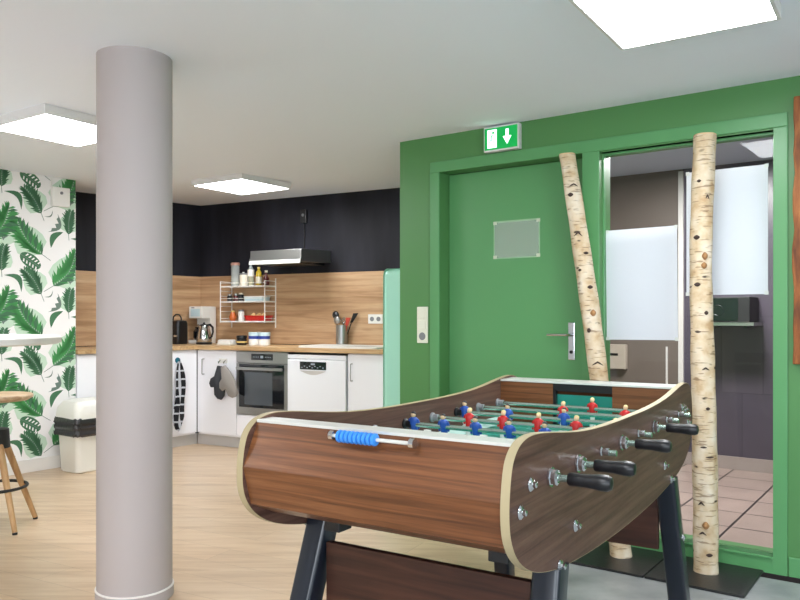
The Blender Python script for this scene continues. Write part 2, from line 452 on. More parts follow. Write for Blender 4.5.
# door leaf
door = MB(); door.box(D0 + .003, D1 - .003, .10, .14, .008, DT - .004)
d = struct(door, 'door_1', M['green_trim'], loc=G0, rz=GA, bevel=.002)
h = MB(); h.box(1.090, 1.130, .092, .10, .955, 1.165); h.build('handle_plate', M['chrome'], d, bevel=.004)
h = MB(); h.tube([(1.11, .10, 1.095), (1.11, .055, 1.095), (1.10, .048, 1.095), (.985, .048, 1.095)], .008, 10); h.build('door_handle', M['chrome'], d, smooth=True)
h = MB(); h.cyl((1.11, .0915, 1.00), (1.11, .086, 1.00), .009, 12); h.build('lock_cylinder', M['black'], d, smooth=True)
# glazing
g = MB(); g.box(W0, W1, .052, .058, .082, WT); g = struct(g, 'window_1', M['glass'], loc=G0, rz=GA)
f = MB(); t = .006
f.box(W0, W0 + t, .04, .07, .082, WT).box(W1 - t, W1, .04, .07, .082, WT).box(W0, W1, .04, .07, WT - .012, WT)
f.build('window_frame', M['green_trim'], g)

# room behind the glass
mb = MB(); mb.box(1.05, 3.4, 2.48, 2.58, 0, 2.42); struct(mb, 'wall_inner_dark', M['inner_tile'], loc=G0, rz=GA)
mb = MB(); mb.box(.12, 1.05, 2.48, 2.58, 0, 2.42); struct(mb, 'wall_inner_taupe', M['inner_wall'], loc=G0, rz=GA)
mb = MB(); mb.box(3.3, 3.4, .15, 2.48, 0, 2.42).box(.12, .16, .15, 2.48, 0, 2.42); struct(mb, 'wall_inner_sides', M['inner_wall'], loc=G0, rz=GA)
mb = MB(); mb.box(.12, 3.4, .15, 2.6, 2.40, 2.5); struct(mb, 'ceiling_inner_room', M['inner_ceil'], loc=G0, rz=GA)
mb = MB(); mb.box(1.06, 3.3, 2.465, 2.48, 0, .10); struct(mb, 'baseboard_inner', mat('inner_plinth_tile', rgb(160, 146, 142), .4), loc=G0, rz=GA)
mb = MB(); mb.box(1.02, 1.06, 2.455, 2.48, 0, 2.38).box(.915, .93, 2.47, 2.48, 0, .95); struct(mb, 'trim_2', M['strip'], loc=G0, rz=GA)

# kitchen walls
mb = MB(); mb.box(-.1, 3.55, 0, .1, 0, 2.45); struct(mb, 'wall_back', M['blackwall'], loc=K0, rz=KA)
mb = MB(); mb.box(-1.70, .08, 0, .1, 0, 2.45); struct(mb, 'wall_left', M['blackwall'], loc=L0, rz=LA)
SPZ0, SPZ1 = .935, 1.608
mb = MB(); mb.box(.013, 2.56, -.012, 0, SPZ0, SPZ1); struct(mb, 'wall_panel_back', M['oak'], loc=K0, rz=KA)
mb = MB(); mb.box(-1.69, -.006, -.012, 0, SPZ0, SPZ1); struct(mb, 'wall_panel_left', M['oak'], loc=L0, rz=LA)

# wallpapered wall, flush with the left cabinet fronts
WX = -1.684
LEN = 9.8
def leaf(mb, base, tip, wid, mi, bend=.12, n=15, gap=.35, back=True):
    """feathery palm leaf as overlapping blades on the wall plane: x, z"""
    b, t = Vector((base[0], base[1])), Vector((tip[0], tip[1])); d = t - b; L = d.length; d.normalize(); nn = Vector((-d.y, d.x))
    def sp(u): return b + d * (u * L) + nn * (bend * L * math.sin(u * math.pi))
    faces = []
    if back:
        ring = [sp(.12)] + [sp(u) + nn * wid * 1.2 * math.sin(math.pi * min(1, u * .9 + .1)) for u in (.25, .45, .65, .85)] + [sp(1.0)] + [sp(u) - nn * wid * 1.2 * math.sin(math.pi * min(1, u * .9 + .1)) for u in (.85, .65, .45, .25)]
        faces.append((ring, 3, 0))
    for k in range(n):
        u = .10 + .86 * k / (n - 1); w = wid * .85 * math.sin(math.pi * (u * .82 + .12)) ** .7
        for sgn in (1, -1):
            o = sp(u); fw = d * (w * .95 + .004)
            tipp = o + nn * sgn * w * (1 + .15 * math.sin(k * 2.3)) + fw
            hw = L / n * .47
            faces.append(([o - d * hw * .6, o + nn * sgn * w * .45 + d * w * .25, tipp, o + nn * sgn * w * .35 + d * (w * .6 + hw), o + d * hw * .7], mi if sgn > 0 or mi == 2 else (1 if mi == 0 and k % 3 == 0 else mi), 1))
    s0 = [sp(u / 8 - .15 if u == 0 else u / 8) for u in range(9)]
    for k in range(8):
        q = nn * .0022
        faces.append(([s0[k] - q, s0[k + 1] - q, s0[k + 1] + q, s0[k] + q], 2, 2))
    return faces
def blade(base, tip, wid, mi, bend, comb=False):
    b, t = Vector(base), Vector(tip); d = t - b; L = d.length; d.normalize(); nn = Vector((-d.y, d.x))
    out = []; inn = []
    for k in range(9):
        u = k / 8; o = b + d * u * L + nn * bend * L * math.sin(u * math.pi)
        w = wid * math.sin(u * math.pi) ** .8
        out.append(o + nn * w * .5); inn.append(o - nn * w * .5 + (nn * w * .5 if comb and k % 2 else nn * 0))
    return [(out + inn[::-1], mi, 1)]
def monstera(c, a, b, rot, mi):
    fs = []; cr, sr = math.cos(rot), math.sin(rot)
    tr = lambda x, y: Vector((c[0] + x * cr - y * sr, c[1] + x * sr + y * cr))
    fs.append(([tr(a * math.cos(k * math.pi / 9), b * math.sin(k * math.pi / 9)) for k in range(18)], mi, 1))
    for k in range(5):
        x = -a * .6 + k * a * .3
        for s_ in (1, -1):
            y0 = s_ * b * .25; y1 = s_ * b * .68
            fs.append(([tr(x, y0), tr(x + .010, y0), tr(x + .020 * 1, y1), tr(x + .008, y1)], 4, 2))
    fs.append(([tr(-a, -.002), tr(a, -.002), tr(a, .002), tr(-a, .002)], 2, 3))
    return fs
u_ = 1 / 127.
def PX(x, y): return ((x - 38) * u_ * .985, (297 - y) * u_)
motif = []
motif += leaf(None, PX(44, 336), PX(17, 304), .105, 0, .10, 16)
motif += leaf(None, PX(41, 296), PX(22, 270), .080, 1, -.08, 14)
motif += leaf(None, PX(49, 287), PX(76, 250), .115, 0, -.14, 17)
motif += leaf(None, PX(69, 314), PX(72, 288), .070, 1, .06, 12)
motif += monstera(PX(29, 261), .092, .052, R(-32), 1)
motif += blade(PX(57, 292), PX(47, 311), .055, 2, .28, True)
motif += blade(PX(63, 310), PX(50, 327), .050, 1, -.22)
motif += blade(PX(3, 276), PX(20, 292), .042, 1, .34)
for q in ((70, 281),):
    motif += blade(PX(q[0] - 3, q[1] - 4), PX(q[0] + 1, q[1] + 2), .014, 2, .1)
    motif += blade(PX(q[0] + 5, q[1] - 2), PX(q[0], q[1] + 2), .014, 2, -.2)
motif += blade(PX(43, 296), PX(52, 289), .010, 2, -.3)
wb = MB(); wb.box(-LEN, 0, 0, .08, 0, 2.45)
DX, DZ = 67 * u_, 80 * u_
zref = 1.345; xref = -.30   # motif centre on the wall
for i in range(-9, 2):
    for j in range(-4, 5):
        ox = xref + i * DX; oz = zref + j * DZ - (DZ / 2 if i % 2 else 0)
        for ring, mi, lay in motif:
            p2 = [(min(-.001, ox + p[0]), oz + p[1]) for p in ring]
            if any(x < -4.2 or z < .10 or z > 2.40 for x, z in p2) or all(x > -.0015 for x, z in p2): continue
            y = -.0006 - .0004 * lay - (.0002 if mi == 1 else 0)
            wb.add([(x, y, z) for x, z in p2], [tuple(range(len(p2)))], mi if mi == 4 else {0: 1, 1: 2, 2: 3, 3: 5, 4: 4}.get(mi, 1))
def build_wallpaper():
    o = LP(WX, .56)
    me_mats = [M['paper'], M['leaf_a'], M['leaf_b'], M['leaf_c'], M['paper'], M['leaf_m']]
    w = wb.build('wall_wallpaper', me_mats, loc=o, rz=LA)
    return tag(w, kind='structure')
build_wallpaper()
mb = MB(); mb.box(-.02, 0, .08, .56, 0, 2.45); struct(mb, 'wall_stub', M['blackwall'], loc=LP(WX, .56), rz=LA)
mb = MB(); mb.box(-LEN, 0, -.014, 0, 0, .10); struct(mb, 'baseboard_left', M['trim_white'], loc=LP(WX, .56), rz=LA, bevel=.003)
# rear and right walls behind the camera, with window openings
mb = MB(); yb = -3.2
for (x0, x1, z0, z1) in ((-9.5, -3.4, 0, 2.5), (-3.4, .2, 0, .5), (-3.4, .2, 2.15, 2.5), (.2, 1.3, 0, 2.5), (1.3, 3.9, 0, .5), (1.3, 3.9, 2.15, 2.5), (3.9, 7.2, 0, 2.5)):
    mb.box(x0, x1, yb - .1, yb, z0, z1)
struct(mb, 'wall_rear', M['white_wall'])
for k, (x0, x1) in enumerate(((-3.4, .2), (1.3, 3.9))):
    g = MB(); g.box(x0, x1, yb - .05, yb - .044, .5, 2.15); g = struct(g, 'window_%d' % (k + 2), M['glass'])
    f = MB(); f.box(x0, x0 + .05, yb - .08, yb - .01, .5, 2.15).box(x1 - .05, x1, yb - .08, yb - .01, .5, 2.15).box((x0 + x1) / 2 - .03, (x0 + x1) / 2 + .03, yb - .08, yb - .01, .5, 2.15)
    f.box(x0, x1, yb - .08, yb - .01, .5, .55).box(x0, x1, yb - .08, yb - .01, 2.1, 2.15); f.build('window_frame', M['trim_white'], g)
mb = MB(); mb.box(6.5, 6.6, -3.3, .4, 0, 2.5); struct(mb, 'wall_right', M['white_wall'])

# round column
mb = MB(); mb.lathe([(.154, .0), (.154, 2.31)], n=64); col = struct(mb, 'column', M['column'], loc=(-1.133, 3.248, 0), smooth=True)
mb = MB(); mb.lathe([(.1545, .004), (.159, .004), (.159, .044), (.1545, .046)], n=64, closed=False)
mb.build('column_collar', M['column'], col, smooth=True)
mb = MB(); mb.lathe([(.1545, .0465), (.1605, .0465), (.1605, .050), (.1545, .053)], n=64, closed=False); mb.build('white_sealant', M['trim_white'], col, smooth=True)

# ================================================================== CEILING LAMPS
def panel_lamp(x, y, label):
    t = thing('ceiling_lamp', label, 'lamp', (x, y, zc(x, y)), R(-33.5), 'square panel lamps on the ceiling')
    h = .285
    f = MB(); f.box(-h, h, -h, -h + .014, -.052, -.004).box(-h, h, h - .014, h, -.052, -.004).box(-h, -h + .014, -h + .014, h - .014, -.052, -.004).box(h - .014, h, -h + .014, h - .014, -.052, -.004)
    f.box(-h, h, -h, h, -.004, 0)
    f.build('lamp_frame', M['frame_white'], t, bevel=.0015)
    q = MB(); q.box(-h + .014, h - .014, -h + .014, h - .014, -.050, -.040); q.build('diffuser', M['diffuser'], t)
    return t
panel_lamp(-1.305, 6.27, 'white square panel lamp on the ceiling in front of the black kitchen wall')
panel_lamp(.955, 2.61, 'white square panel lamp on the ceiling above the football table, nearest the camera')
panel_lamp(-1.915, 4.32, 'white square panel lamp on the ceiling left of the round column')
panel_lamp(-.6, .4, 'added white square panel lamp on the ceiling above the camera, out of view')  # this and the next two: unseen lamps added to light the room
panel_lamp(-3.4, 1.6, 'added white square panel lamp on the ceiling at the far left, out of view')
panel_lamp(2.9, -.2, 'added white square panel lamp on the ceiling at the right rear, out of view')

# glowing disc added in the inner room for a reflection on the glass
sp = thing('glow_disc', 'small round glowing disc added behind the glass panel for a reflection at its top', 'lamp', GP(1.204, -1.56, 2.40), GA)
q = MB(); q.lathe([(.05, -.004), (.05, -.0005)], n=24); q.build('glow_rim', M['frame_white'], sp, smooth=True)
q = MB(); q.lathe([(.04, -.008), (.04, -.0045)], n=24); q.build('diffuser', M['spot'], sp, smooth=True)

# ================================================================== KITCHEN
WTZ = .930
kw = MB()
# L-shaped worktop: back run and left run, one slab each meeting at the corner
p = [KP(0.012, .012), KP(2.515, .012), KP(2.515, .585)]
cx_, cy_ = KP(0.512 - .03, .585), LP(-.512 + .03, .585)
# inner corner of the two front edges
def isect(p, d, q, e):
    k = ((q.x - p.x) * e.y - (q.y - p.y) * e.x) / (d.x * e.y - d.y * e.x); return p + d * k
eK = Vector((math.cos(KA), math.sin(KA), 0)); eL = Vector((math.cos(LA), math.sin(LA), 0))
ic = isect(KP(0, .585), eK, LP(0, .585), eL)
icf = isect(KP(0, .56), eK, LP(0, .56), eL)     # fronts
icp = isect(KP(0, .51), eK, LP(0, .51), eL)     # plinths
qi = (icf - KP(0, .56)).dot(eK); li = (icf - LP(0, .56)).dot(eL)
oc = isect(KP(0, .014), eK, LP(0, .014), eL)
mb = MB(); poly = [oc, KP(2.515, .014), KP(2.515, .585), ic, LP(WX + .006, .585), LP(WX + .006, .014)]
mb.prism([((v - K0).dot(eK), (v - K0).dot(Vector((-math.sin(KA), math.cos(KA), 0)))) for v in poly], .892, WTZ, 'z')
wt = mb.build('worktop', M['oak_top'], loc=K0, rz=KA, bevel=.002); tag(wt, 'L-shaped light oak kitchen worktop running under the wood splashback', 'worktop')

def handle(parent, x, y, z0, z1):
    q = MB(); q.tube([(x, y, z0), (x, y - .026, z0), (x, y - .03, z0 + .006), (x, y - .03, z1 - .006), (x, y - .026, z1), (x, y, z1)], .0045, 8)
    q.build('handle', M['steel'], parent, smooth=True)
def cabinet(name, P, A, x0, x1, label, hx=None, drawer=None, carc_top=.89, door_z=(.118, .885), pl=(0, 0)):
    t = thing(name, label, 'cabinet', P(x0, .0), A)
    w = x1 - x0
    q = MB(); q.box(.003, w - .003, -.54, -.02, .10, carc_top); q.build('carcass', M['cab_white'], t)
    q = MB(); q.box(.002, w - .002, -.56, -.541, door_z[0], door_z[1]); dr = q.build('drawer_front' if drawer else 'door', M['cab_white'], t, bevel=.0015)
    if hx is not None: handle(dr, hx - x0, -.56, .664, .805)
    q = MB(); q.box(pl[0], w + pl[1], -.512, -.50, .0, .099); q.build('plinth', M['plinth'], t)
    return t
cabinet('kitchen_cabinet', KP, KA, qi + .002, .946, 'white base cabinet in the corner left of the oven, oven mitts hanging on its door', hx=qi + .085, pl=((icp - KP(0, .51)).dot(eK) - qi + .001, 0))
cabinet('oven_cabinet', KP, KA, .948, 1.522, 'low white cabinet front under the built-in oven', drawer=True, carc_top=.30, door_z=(.118, .312))
cabinet('kitchen_cabinet', KP, KA, 2.135, 2.512, 'white base cabinet between the dishwasher and the mint fridge', hx=2.18)
lc = cabinet('kitchen_cabinet', LP, LA, li - .60, li - .004, 'white base cabinet on the left run with the checked towel hanging on it', pl=(0, (icp - LP(0, .51)).dot(eL) - li - .004))
cabinet('kitchen_cabinet', LP, LA, WX + .01, li - .603, 'white base cabinet partly hidden behind the round column, beside the waste bin')
# corner carcass
# oven
ov = thing('oven', 'built-in steel oven with dark glass door under the worktop', 'oven', KP(.950, .0), KA); ow = .570
q = MB(); q.box(.004, ow - .004, -.545, -.03, .318, .886); q.build('oven_body', M['steel_dark'], ov)
q = MB(); q.box(0, ow, -.562, -.546, .782, .886); cpn = q.build('control_panel', M['steel'], ov, bevel=.002)
q = MB(); q.box(.17, .41, -.564, -.562, .812, .866); disp = q.build('display', M['black_glass'], cpn)
q = MB(); q.box(.275, .305, -.565, -.564, .828, .850)
for k in range(4): q.box(.19 + k * .018, .20 + k * .018, -.565, -.564, .835, .841); q.box(.325 + k * .018, .335 + k * .018, -.565, -.564, .835, .841)
q.build('display_symbols', M['led'], disp)
q = MB(); q.box(0, ow, -.566, -.546, .318, .778); od = q.build('oven_door', M['steel'], ov, bevel=.002)
q = MB(); q.box(.035, ow - .035, -.569, -.566, .385, .772); q.build('door_glass', M['black_glass'], od)
q = MB(); q.box(.10, ow - .16, -.570, -.569, .41, .70); q.build('viewing_window', M['oven_glass'], od)
q = MB(); q.box(.03, ow - .03, -.612, -.594, .722, .748).box(.045, .065, -.596, -.569, .727, .743).box(ow - .065, ow - .045, -.596, -.569, .727, .743); q.build('handle', M['steel'], od, bevel=.003)
# dishwasher
dw = thing('dishwasher', 'white freestanding dishwasher with dark display between oven and cabinet', 'dishwasher', KP(1.527, 0), KA); w = .600
q = MB(); q.box(.004, w - .004, -.55, -.03, .03, .870); q.build('dishwasher_body', M['appl_white'], dw)
q = MB(); q.box(.01, w - .01, -.53, -.5, 0.0, .10); q.build('plinth', M['plinth'], dw)
q = MB(); q.box(0.002, w - .002, -.574, -.551, .835, .872); q.build('top_edge', M['appl_white'], dw, bevel=.004)
q = MB(); q.box(0.002, w - .002, -.578, -.551, .105, .830); dd = q.build('dishwasher_door', M['appl_white'], dw, bevel=.006)
q = MB(); q.box(.135, .405, -.5805, -.578, .745, .812); ds = q.build('display', M['black_glass'], dd, bevel=.001)
q = MB()
for k in range(9): q.box(.15 + k * .027, .164 + k * .027, -.5812, -.5805, .758 + (k % 2) * .012, .766 + (k % 2) * .012)
q.box(.25, .29, -.5812, -.5805, .785, .80)
q.build('display_symbols', M['led'], ds)
q = MB(); pr = [(.135, .735)] + [(.135 + .27 * k / 10, .735 - .035 * math.sin(math.pi * k / 10)) for k in range(1, 10)] + [(.405, .735)]
q.prism(pr, -.5800, -.578, 'y'); q.build('grip_recess', M['plinth'], dd)
# fridge
fr = thing('fridge', 'mint green retro fridge at the right end of the kitchen worktop', 'fridge', KP(2.825, .33), KA)
def rbox(hx, y0, y1, z0, z1, r):
    m_ = MB(); rings = []
    for a in (0, 30, 60, 90):
        ins = r * (1 - math.sin(R(a))); zz = z0 + r * (1 - math.cos(R(a))) * .4
        rings.append((zz, ins))
    top = [(z1 - r * (1 - math.cos(R(a))), r * (1 - math.sin(R(a)))) for a in (90, 60, 30, 0)]
    cy = (y0 + y1) / 2; hy = (y1 - y0) / 2
    allr = [m_.rrect(hx, hy, r, z0, (0, cy))] + [m_.rrect(hx - i_, hy - i_, max(.005, r - i_ * .5), z_, (0, cy)) for z_, i_ in top]
    m_.ring_loft(allr); return m_
rbox(.30, -.26, .31, .03, 1.575, .06).build('fridge_body', M['mint'], fr, smooth=True)
q = rbox(.302, -.335, -.268, .10, 1.58, .050); fd = q.build('fridge_door', M['mint'], fr, smooth=True)
q = MB(); q.tube([(.22, -.335, 1.45), (.22, -.365, 1.44), (.22, -.365, 1.28), (.22, -.335, 1.27)], .008, 10); q.build('handle', M['chrome'], fd, smooth=True)
q = MB(); q.box(-.27, .27, -.24, -.20, 0, .03); q.build('foot', M['black'], fr)
# hood
hd = thing('cooker_hood', 'flat brushed steel cooker hood on the black wall above the worktop', 'cooker hood', KP(1.035, 0, 1.67), KA)
q = MB(); q.quadbox([(0, -.48, .01), (.565, -.48, .01), (.565, -.001, .03), (0, -.001, .03)], [(0, -.47, .125), (.565, -.47, .125), (.565, -.001, .145), (0, -.001, .145)])
q.build('hood_body', M['steel'], hd, bevel=.003)
q = MB(); q.box(0.01, .505, -.468, -.02, .004, .012); q.build('grease_filter', M['steel_dark'], hd)
q = MB(); q.quadbox([(0, -.494, .0), (.565, -.494, .0), (.565, -.481, .0), (0, -.481, .0)], [(0, -.486, .035), (.565, -.486, .035), (.565, -.481, .035), (0, -.481, .035)]); q.build('front_strip', M['aluminium'], hd)
# wall switch above the hood with its cable
sw = thing('cable_outlet', 'small black cable outlet with a cable on the black wall above the hood', 'outlet', KP(1.305, 0, 2.15), KA)
q = MB(); q.box(-.035, .035, -.03, -.0005, -.065, .065); q.build('outlet_box', M['black_switch'], sw, bevel=.006)
q = MB(); q.tube([(.0, -.008, -.065), (.004, -.006, -.18), (-.004, -.006, -.33)], .006, 8); q.build('cable', M['black_switch'], sw, smooth=True)
q = MB(); q.cyl((0, -.03, .01), (0, -.036, .01), .014, 14); q.build('dial', M['grey_pl'], sw, smooth=True)
# splashback double socket
so = thing('wall_socket', 'white double wall socket on the wood splashback beside the fridge', 'socket', KP(2.09, .012, 1.177), KA)
q = MB(); q.box(-.075, .075, -.010, -.0003, -.042, .042); q.build('socket_plate', M['white_pl'], so, bevel=.003)
for sx in (-.034, .034):
    q = MB(); q.lathe([(.021, -.0125), (.021, -.0101)], (sx, 0, 0), n=20, axis='y'); q.build('socket_well', M['grey_pl'], so, smooth=True)

# sink
sk = thing('sink', 'white inset sink with drainer in the worktop', 'sink', KP(2.0, .34, WTZ), KA)
q = MB(); a = q.rrect(.40, .205, .05, 0.0005); b = q.rrect(.40, .205, .05, .014); c1 = q.rrect(.385, .19, .045, .018); c2 = q.rrect(.36, .165, .04, .010)
q.ring_loft([a, b, c1, c2]); q.build('sink_rim', M['white_pl'], sk, smooth=True)
q = MB(); a = q.rrect(.15, .15, .04, .0105, (.17, 0)); b = q.rrect(.15, .15, .04, .013, (.17, 0)); c1 = q.rrect(.135, .135, .035, .0115, (.17, 0)); q.ring_loft([a, b, c1]); q.build('bowl', M['plinth'], sk, smooth=True)
# utensil pot (steel) with utensils
ut = thing('utensil_pot', 'steel pot holding kitchen utensils on the worktop behind the sink', 'utensil pot', KP(1.83, .045 + .035, WTZ), KA)
ut.location = KP(1.765, .070, WTZ)
q = MB(); q.lathe([(.052, 0.0005), (.054, .19), (.050, .19), (.048, .01)], n=24); q.build('pot', M['steel'], ut, smooth=True)
def utensil(name, dx, dy, tx, ty, L, label, mm, kind, rot=0):
    o = thing(name, label, 'utensil', ut.location + Vector((dx, dy, .014)), KA)
    q = MB(); q.tube([(0, 0, 0), (tx * .7, ty * .7, L * .7)], .0045, 8); q.build('handle', mm, o, smooth=True)
    top = (tx * .7, ty * .7, L * .7)
    q = MB()
    if kind == 'ladle': q.sphere((tx, ty, L * .95), .036, 14, sc=(1, .5, 1))
    elif kind == 'flat': q.quadbox([(top[0] - .012, top[1] - .003, top[2]), (top[0] + .012, top[1] - .003, top[2]), (top[0] + .012, top[1] + .003, top[2]), (top[0] - .012, top[1] + .003, top[2])],
                                   [(tx * 1.1 - .024, ty - .003, L), (tx * 1.1 + .024, ty - .003, L), (tx * 1.1 + .024, ty + .003, L), (tx * 1.1 - .024, ty + .003, L)])
    else:
        for k in range(5):
            a = k * math.pi / 5
            q.tube([top, (top[0] + .02 * math.cos(a), top[1] + .02 * math.sin(a), L * .85), (tx, ty, L), (top[0] - .02 * math.cos(a), top[1] - .02 * math.sin(a), L * .85), top], .0018, 6, cap=False)
    q.build('utensil_head', mm, o, smooth=kind != 'flat')
utensil('ladle', -.020, .004, -.050, .010, .285, 'dark round ladle leaning left in the utensil pot', M['steel_dark'], 'ladle')
utensil('spoon', -.006, -.018, -.03, -.02, .235, 'steel spoon low on the left of the utensil pot', M['steel'], 'ladle')
utensil('whisk', .004, .018, .006, .020, .25, 'steel whisk upright in the middle of the utensil pot', M['chrome'], 'whisk')
utensil('spatula', .018, .008, .11, .010, .285, 'black spatula leaning far right in the utensil pot', M['black'], 'flat')
utensil('tongs', .020, -.012, .05, -.01, .245, 'red-handled tool on the right of the utensil pot', M['redpl'], 'flat')

# rack on the wall
rk = thing('wall_rack', 'white three-tier metal spice rack on the splashback', 'rack', KP(.43, .012, 0), KA); rw = .545; rd = .17
tiers = (1.498, 1.350, 1.157)
for z in tiers:
    q = MB(); q.box(0, rw, -rd, -.001, z - .014, z); q.build('shelf', M['white_pl'], rk, bevel=.002)
for x in (0, rw):
    q = MB()
    q.cyl((x, -.006, 1.09), (x, -.006, 1.57), .006, 8); q.cyl((x, -rd - .004, 1.14), (x, -rd - .004, 1.545), .005, 8)
    for z in (1.08 + .1, 1.25, 1.30, 1.40, 1.45, 1.54): q.cyl((x, -.006, z), (x, -rd - .004, z), .003, 6)
    q.build('side_rail', M['white_pl'], rk, smooth=True)
q = MB()
for z in (1.525, 1.375): q.cyl((0, -rd - .004, z), (rw, -rd - .004, z), .0028, 6)
q.build('front_rail', M['white_pl'], rk, smooth=True)
RG = 'pots and bottles on the wall rack'
def jar(name, label, cat, q_, off, z, parts, group=None, A=KA):
    """parts: list of (part name, material, profile)"""
    t = thing(name, label, cat, KP(q_, off, z + .0006), A, group)
    for nm, mm, prof in parts:
        m_ = MB(); m_.lathe(prof, n=20); m_.build(nm, mm, t, smooth=True)
    return t
z1 = tiers[0]
jar('storage_jar', 'tallest clear glass jar with a pinkish lid at the left of the rack top', 'jar', .545, .10, z1, [('glass', M['jar_glass'], [(.040, 0), (.042, .01), (.042, .20), (.040, .205)]), ('contents', M['cream'], [(.037, .004), (.037, .075)]), ('lid', mat('pink_lid', rgb(190, 140, 124), .4), [(.044, .2055), (.044, .225), (.040, .23)])], RG)
jar('storage_jar', 'squat white pot with a grey lid beside the tall glass jar on the rack top', 'jar', .655, .10, z1, [('pot', M['cream'], [(.042, 0), (.045, .01), (.045, .10), (.042, .108)]), ('lid', M['grey_pl'], [(.043, .1085), (.043, .125)])], RG)
jar('bottle', 'blue bottle between the tall glass jar and the white pot on the rack top', 'bottle', .60, .045, z1, [('bottle_body', M['bluelid'], [(.018, 0), (.018, .09), (.009, .11), (.009, .125)]), ('cap', M['white_pl'], [(.010, .1255), (.010, .14)])], RG)
jar('bottle', 'tall bottle with a white label reaching above the rack top against the hood', 'bottle', .755, .12, z1, [('bottle_body', M['jar_glass'], [(.030, 0), (.032, .01), (.032, .15), (.013, .19), (.013, .235)]), ('label_band', M['white_pl'], [(.0325, .09), (.0325, .155)]), ('contents', M['olive'], [(.028, .004), (.028, .08)]), ('cap', M['grey_pl'], [(.015, .2355), (.015, .26)])], RG)
jar('bottle', 'yellow oil bottle with a pale label on the rack top', 'bottle', .835, .10, z1, [('bottle_body', M['olive'], [(.026, 0), (.028, .01), (.028, .13), (.012, .15), (.012, .165)]), ('label_band', M['cream'], [(.0285, .02), (.0285, .085)]), ('cap', M['kraft'], [(.014, .1655), (.014, .18)])], RG)
jar('bottle', 'dark maroon bottle at the right end of the rack top', 'bottle', .925, .10, z1, [('bottle_body', M['maroon'], [(.028, 0), (.030, .01), (.030, .07), (.012, .10), (.012, .125)]), ('cap', M['cream'], [(.014, .1255), (.014, .145)])], RG)
z2 = tiers[1]
jar('spice_jar', 'small dark jar at the left end of the middle rack shelf', 'jar', .475, .10, z2, [('jar_body', M['black'], [(.026, 0), (.028, .045), (.02, .055)]), ('lid', M['steel'], [(.022, .0555), (.022, .068)])], 'dark jars on the middle rack shelf')
jar('spice_jar', 'small dark jar with steel lid, second from the left on the middle rack shelf', 'jar', .545, .09, z2, [('jar_body', M['maroon'], [(.026, 0), (.028, .045), (.02, .055)]), ('lid', M['steel'], [(.022, .0555), (.022, .075)])], 'dark jars on the middle rack shelf')
jar('spice_jar', 'small black jar, third from the left on the middle rack shelf', 'jar', .615, .10, z2, [('jar_body', M['black'], [(.028, 0), (.030, .055), (.022, .065)]), ('lid', M['cream'], [(.022, .0655), (.022, .08)])], 'dark jars on the middle rack shelf')
bx = thing('food_container', 'flat pale blue plastic container on the middle rack shelf', 'container', KP(.81, .095, z2 + .0006), KA)
q = MB(); q.ring_loft([q.rrect(.115, .055, .015, 0), q.rrect(.12, .06, .018, .034)]); q.build('container_body', M['frost'], bx, smooth=True)
q = MB(); q.ring_loft([q.rrect(.122, .062, .018, .0345), q.rrect(.122, .062, .018, .046)]); q.build('lid', M['white_pl'], bx, smooth=True)
z3 = tiers[2]
jar('storage_jar', 'round orange jar at the left of the lowest rack shelf', 'jar', .515, .10, z3, [('jar_body', M['orange'], [(.022, 0), (.036, .02), (.038, .045), (.024, .075), (.020, .085)]), ('lid', M['kraft'], [(.020, .0855), (.020, .1)])])
jar('storage_jar', 'white jar beside the red tray on the lowest rack shelf', 'jar', .62, .10, z3, [('jar_body', M['white_pl'], [(.028, 0), (.030, .01), (.030, .085), (.026, .092)]), ('lid', M['grey_pl'], [(.029, .0925), (.029, .108)])])
tr = thing('tray', 'red plastic tray on the lowest rack shelf', 'tray', KP(.83, .095, z3 + .0006), KA)
q = MB(); q.ring_loft([q.rrect(.12, .05, .015, 0), q.rrect(.135, .065, .02, .05), q.rrect(.130, .060, .018, .05), q.rrect(.115, .045, .012, .006)]); q.build('tray_body', M['redtray'], tr, smooth=True)
q = MB(); q.ring_loft([q.rrect(.1365, .0665, .02, .044), q.rrect(.1365, .0665, .02, .052)], cap0=False, cap1=False); q.build('rim', M['redtray'], tr, smooth=True)
for k, (dx, lab) in enumerate(((-.065, 'pale bread roll at the left of the red tray'), (.0, 'pale bread roll in the middle of the red tray'), (.065, 'pale bread roll at the right of the red tray'))):
    q = MB(); q.sphere((0, 0, .036), .0265, 16, sc=(1.1, 1.1, 1.0)); q.sphere((.005, 0, .056), .018, 12, sc=(1.1, 1, .8))
    o = q.build('bread_roll', M['peach'], smooth=True, loc=KP(.83 + dx, .095, z3 + .0075), rz=KA + k); tag(o, lab, 'bread', 'bread rolls in the red tray')

# worktop items
def ktl():
    t = thing('toaster', 'black toaster with a chrome handle at the far left of the visible worktop', 'toaster', KP(.065, .40, WTZ + .0006), KA)
    q = MB(); rings = [q.rrect(.083, .07, .03, 0), q.rrect(.088, .075, .035, .02), q.rrect(.088, .075, .035, .20), q.rrect(.082, .067, .03, .225), q.rrect(.075, .058, .03, .23)]
    q.ring_loft(rings); q.build('toaster_body', M['black'], t, smooth=True)
    q = MB(); q.box(-.06, .06, -.035, -.02, .23, .233).box(-.06, .06, .02, .035, .23, .233); q.build('bread_slot', M['steel_dark'], t)
    q = MB(); q.tube([(-.05, 0, .228), (-.045, 0, .265), (-.01, 0, .29), (.03, 0, .287), (.055, 0, .26), (.06, 0, .228)], .007, 10); q.build('carrying_handle', M['black'], t, smooth=True)
    q = MB(); q.box(.04, .08, -.085, -.076, .07, .09); q.build('lever', M['chrome'], t, bevel=.002)
ktl()
cf = thing('coffee_maker', 'white filter coffee maker standing behind the steel kettle', 'coffee maker', KP(.150, .14, WTZ + .0006), KA)
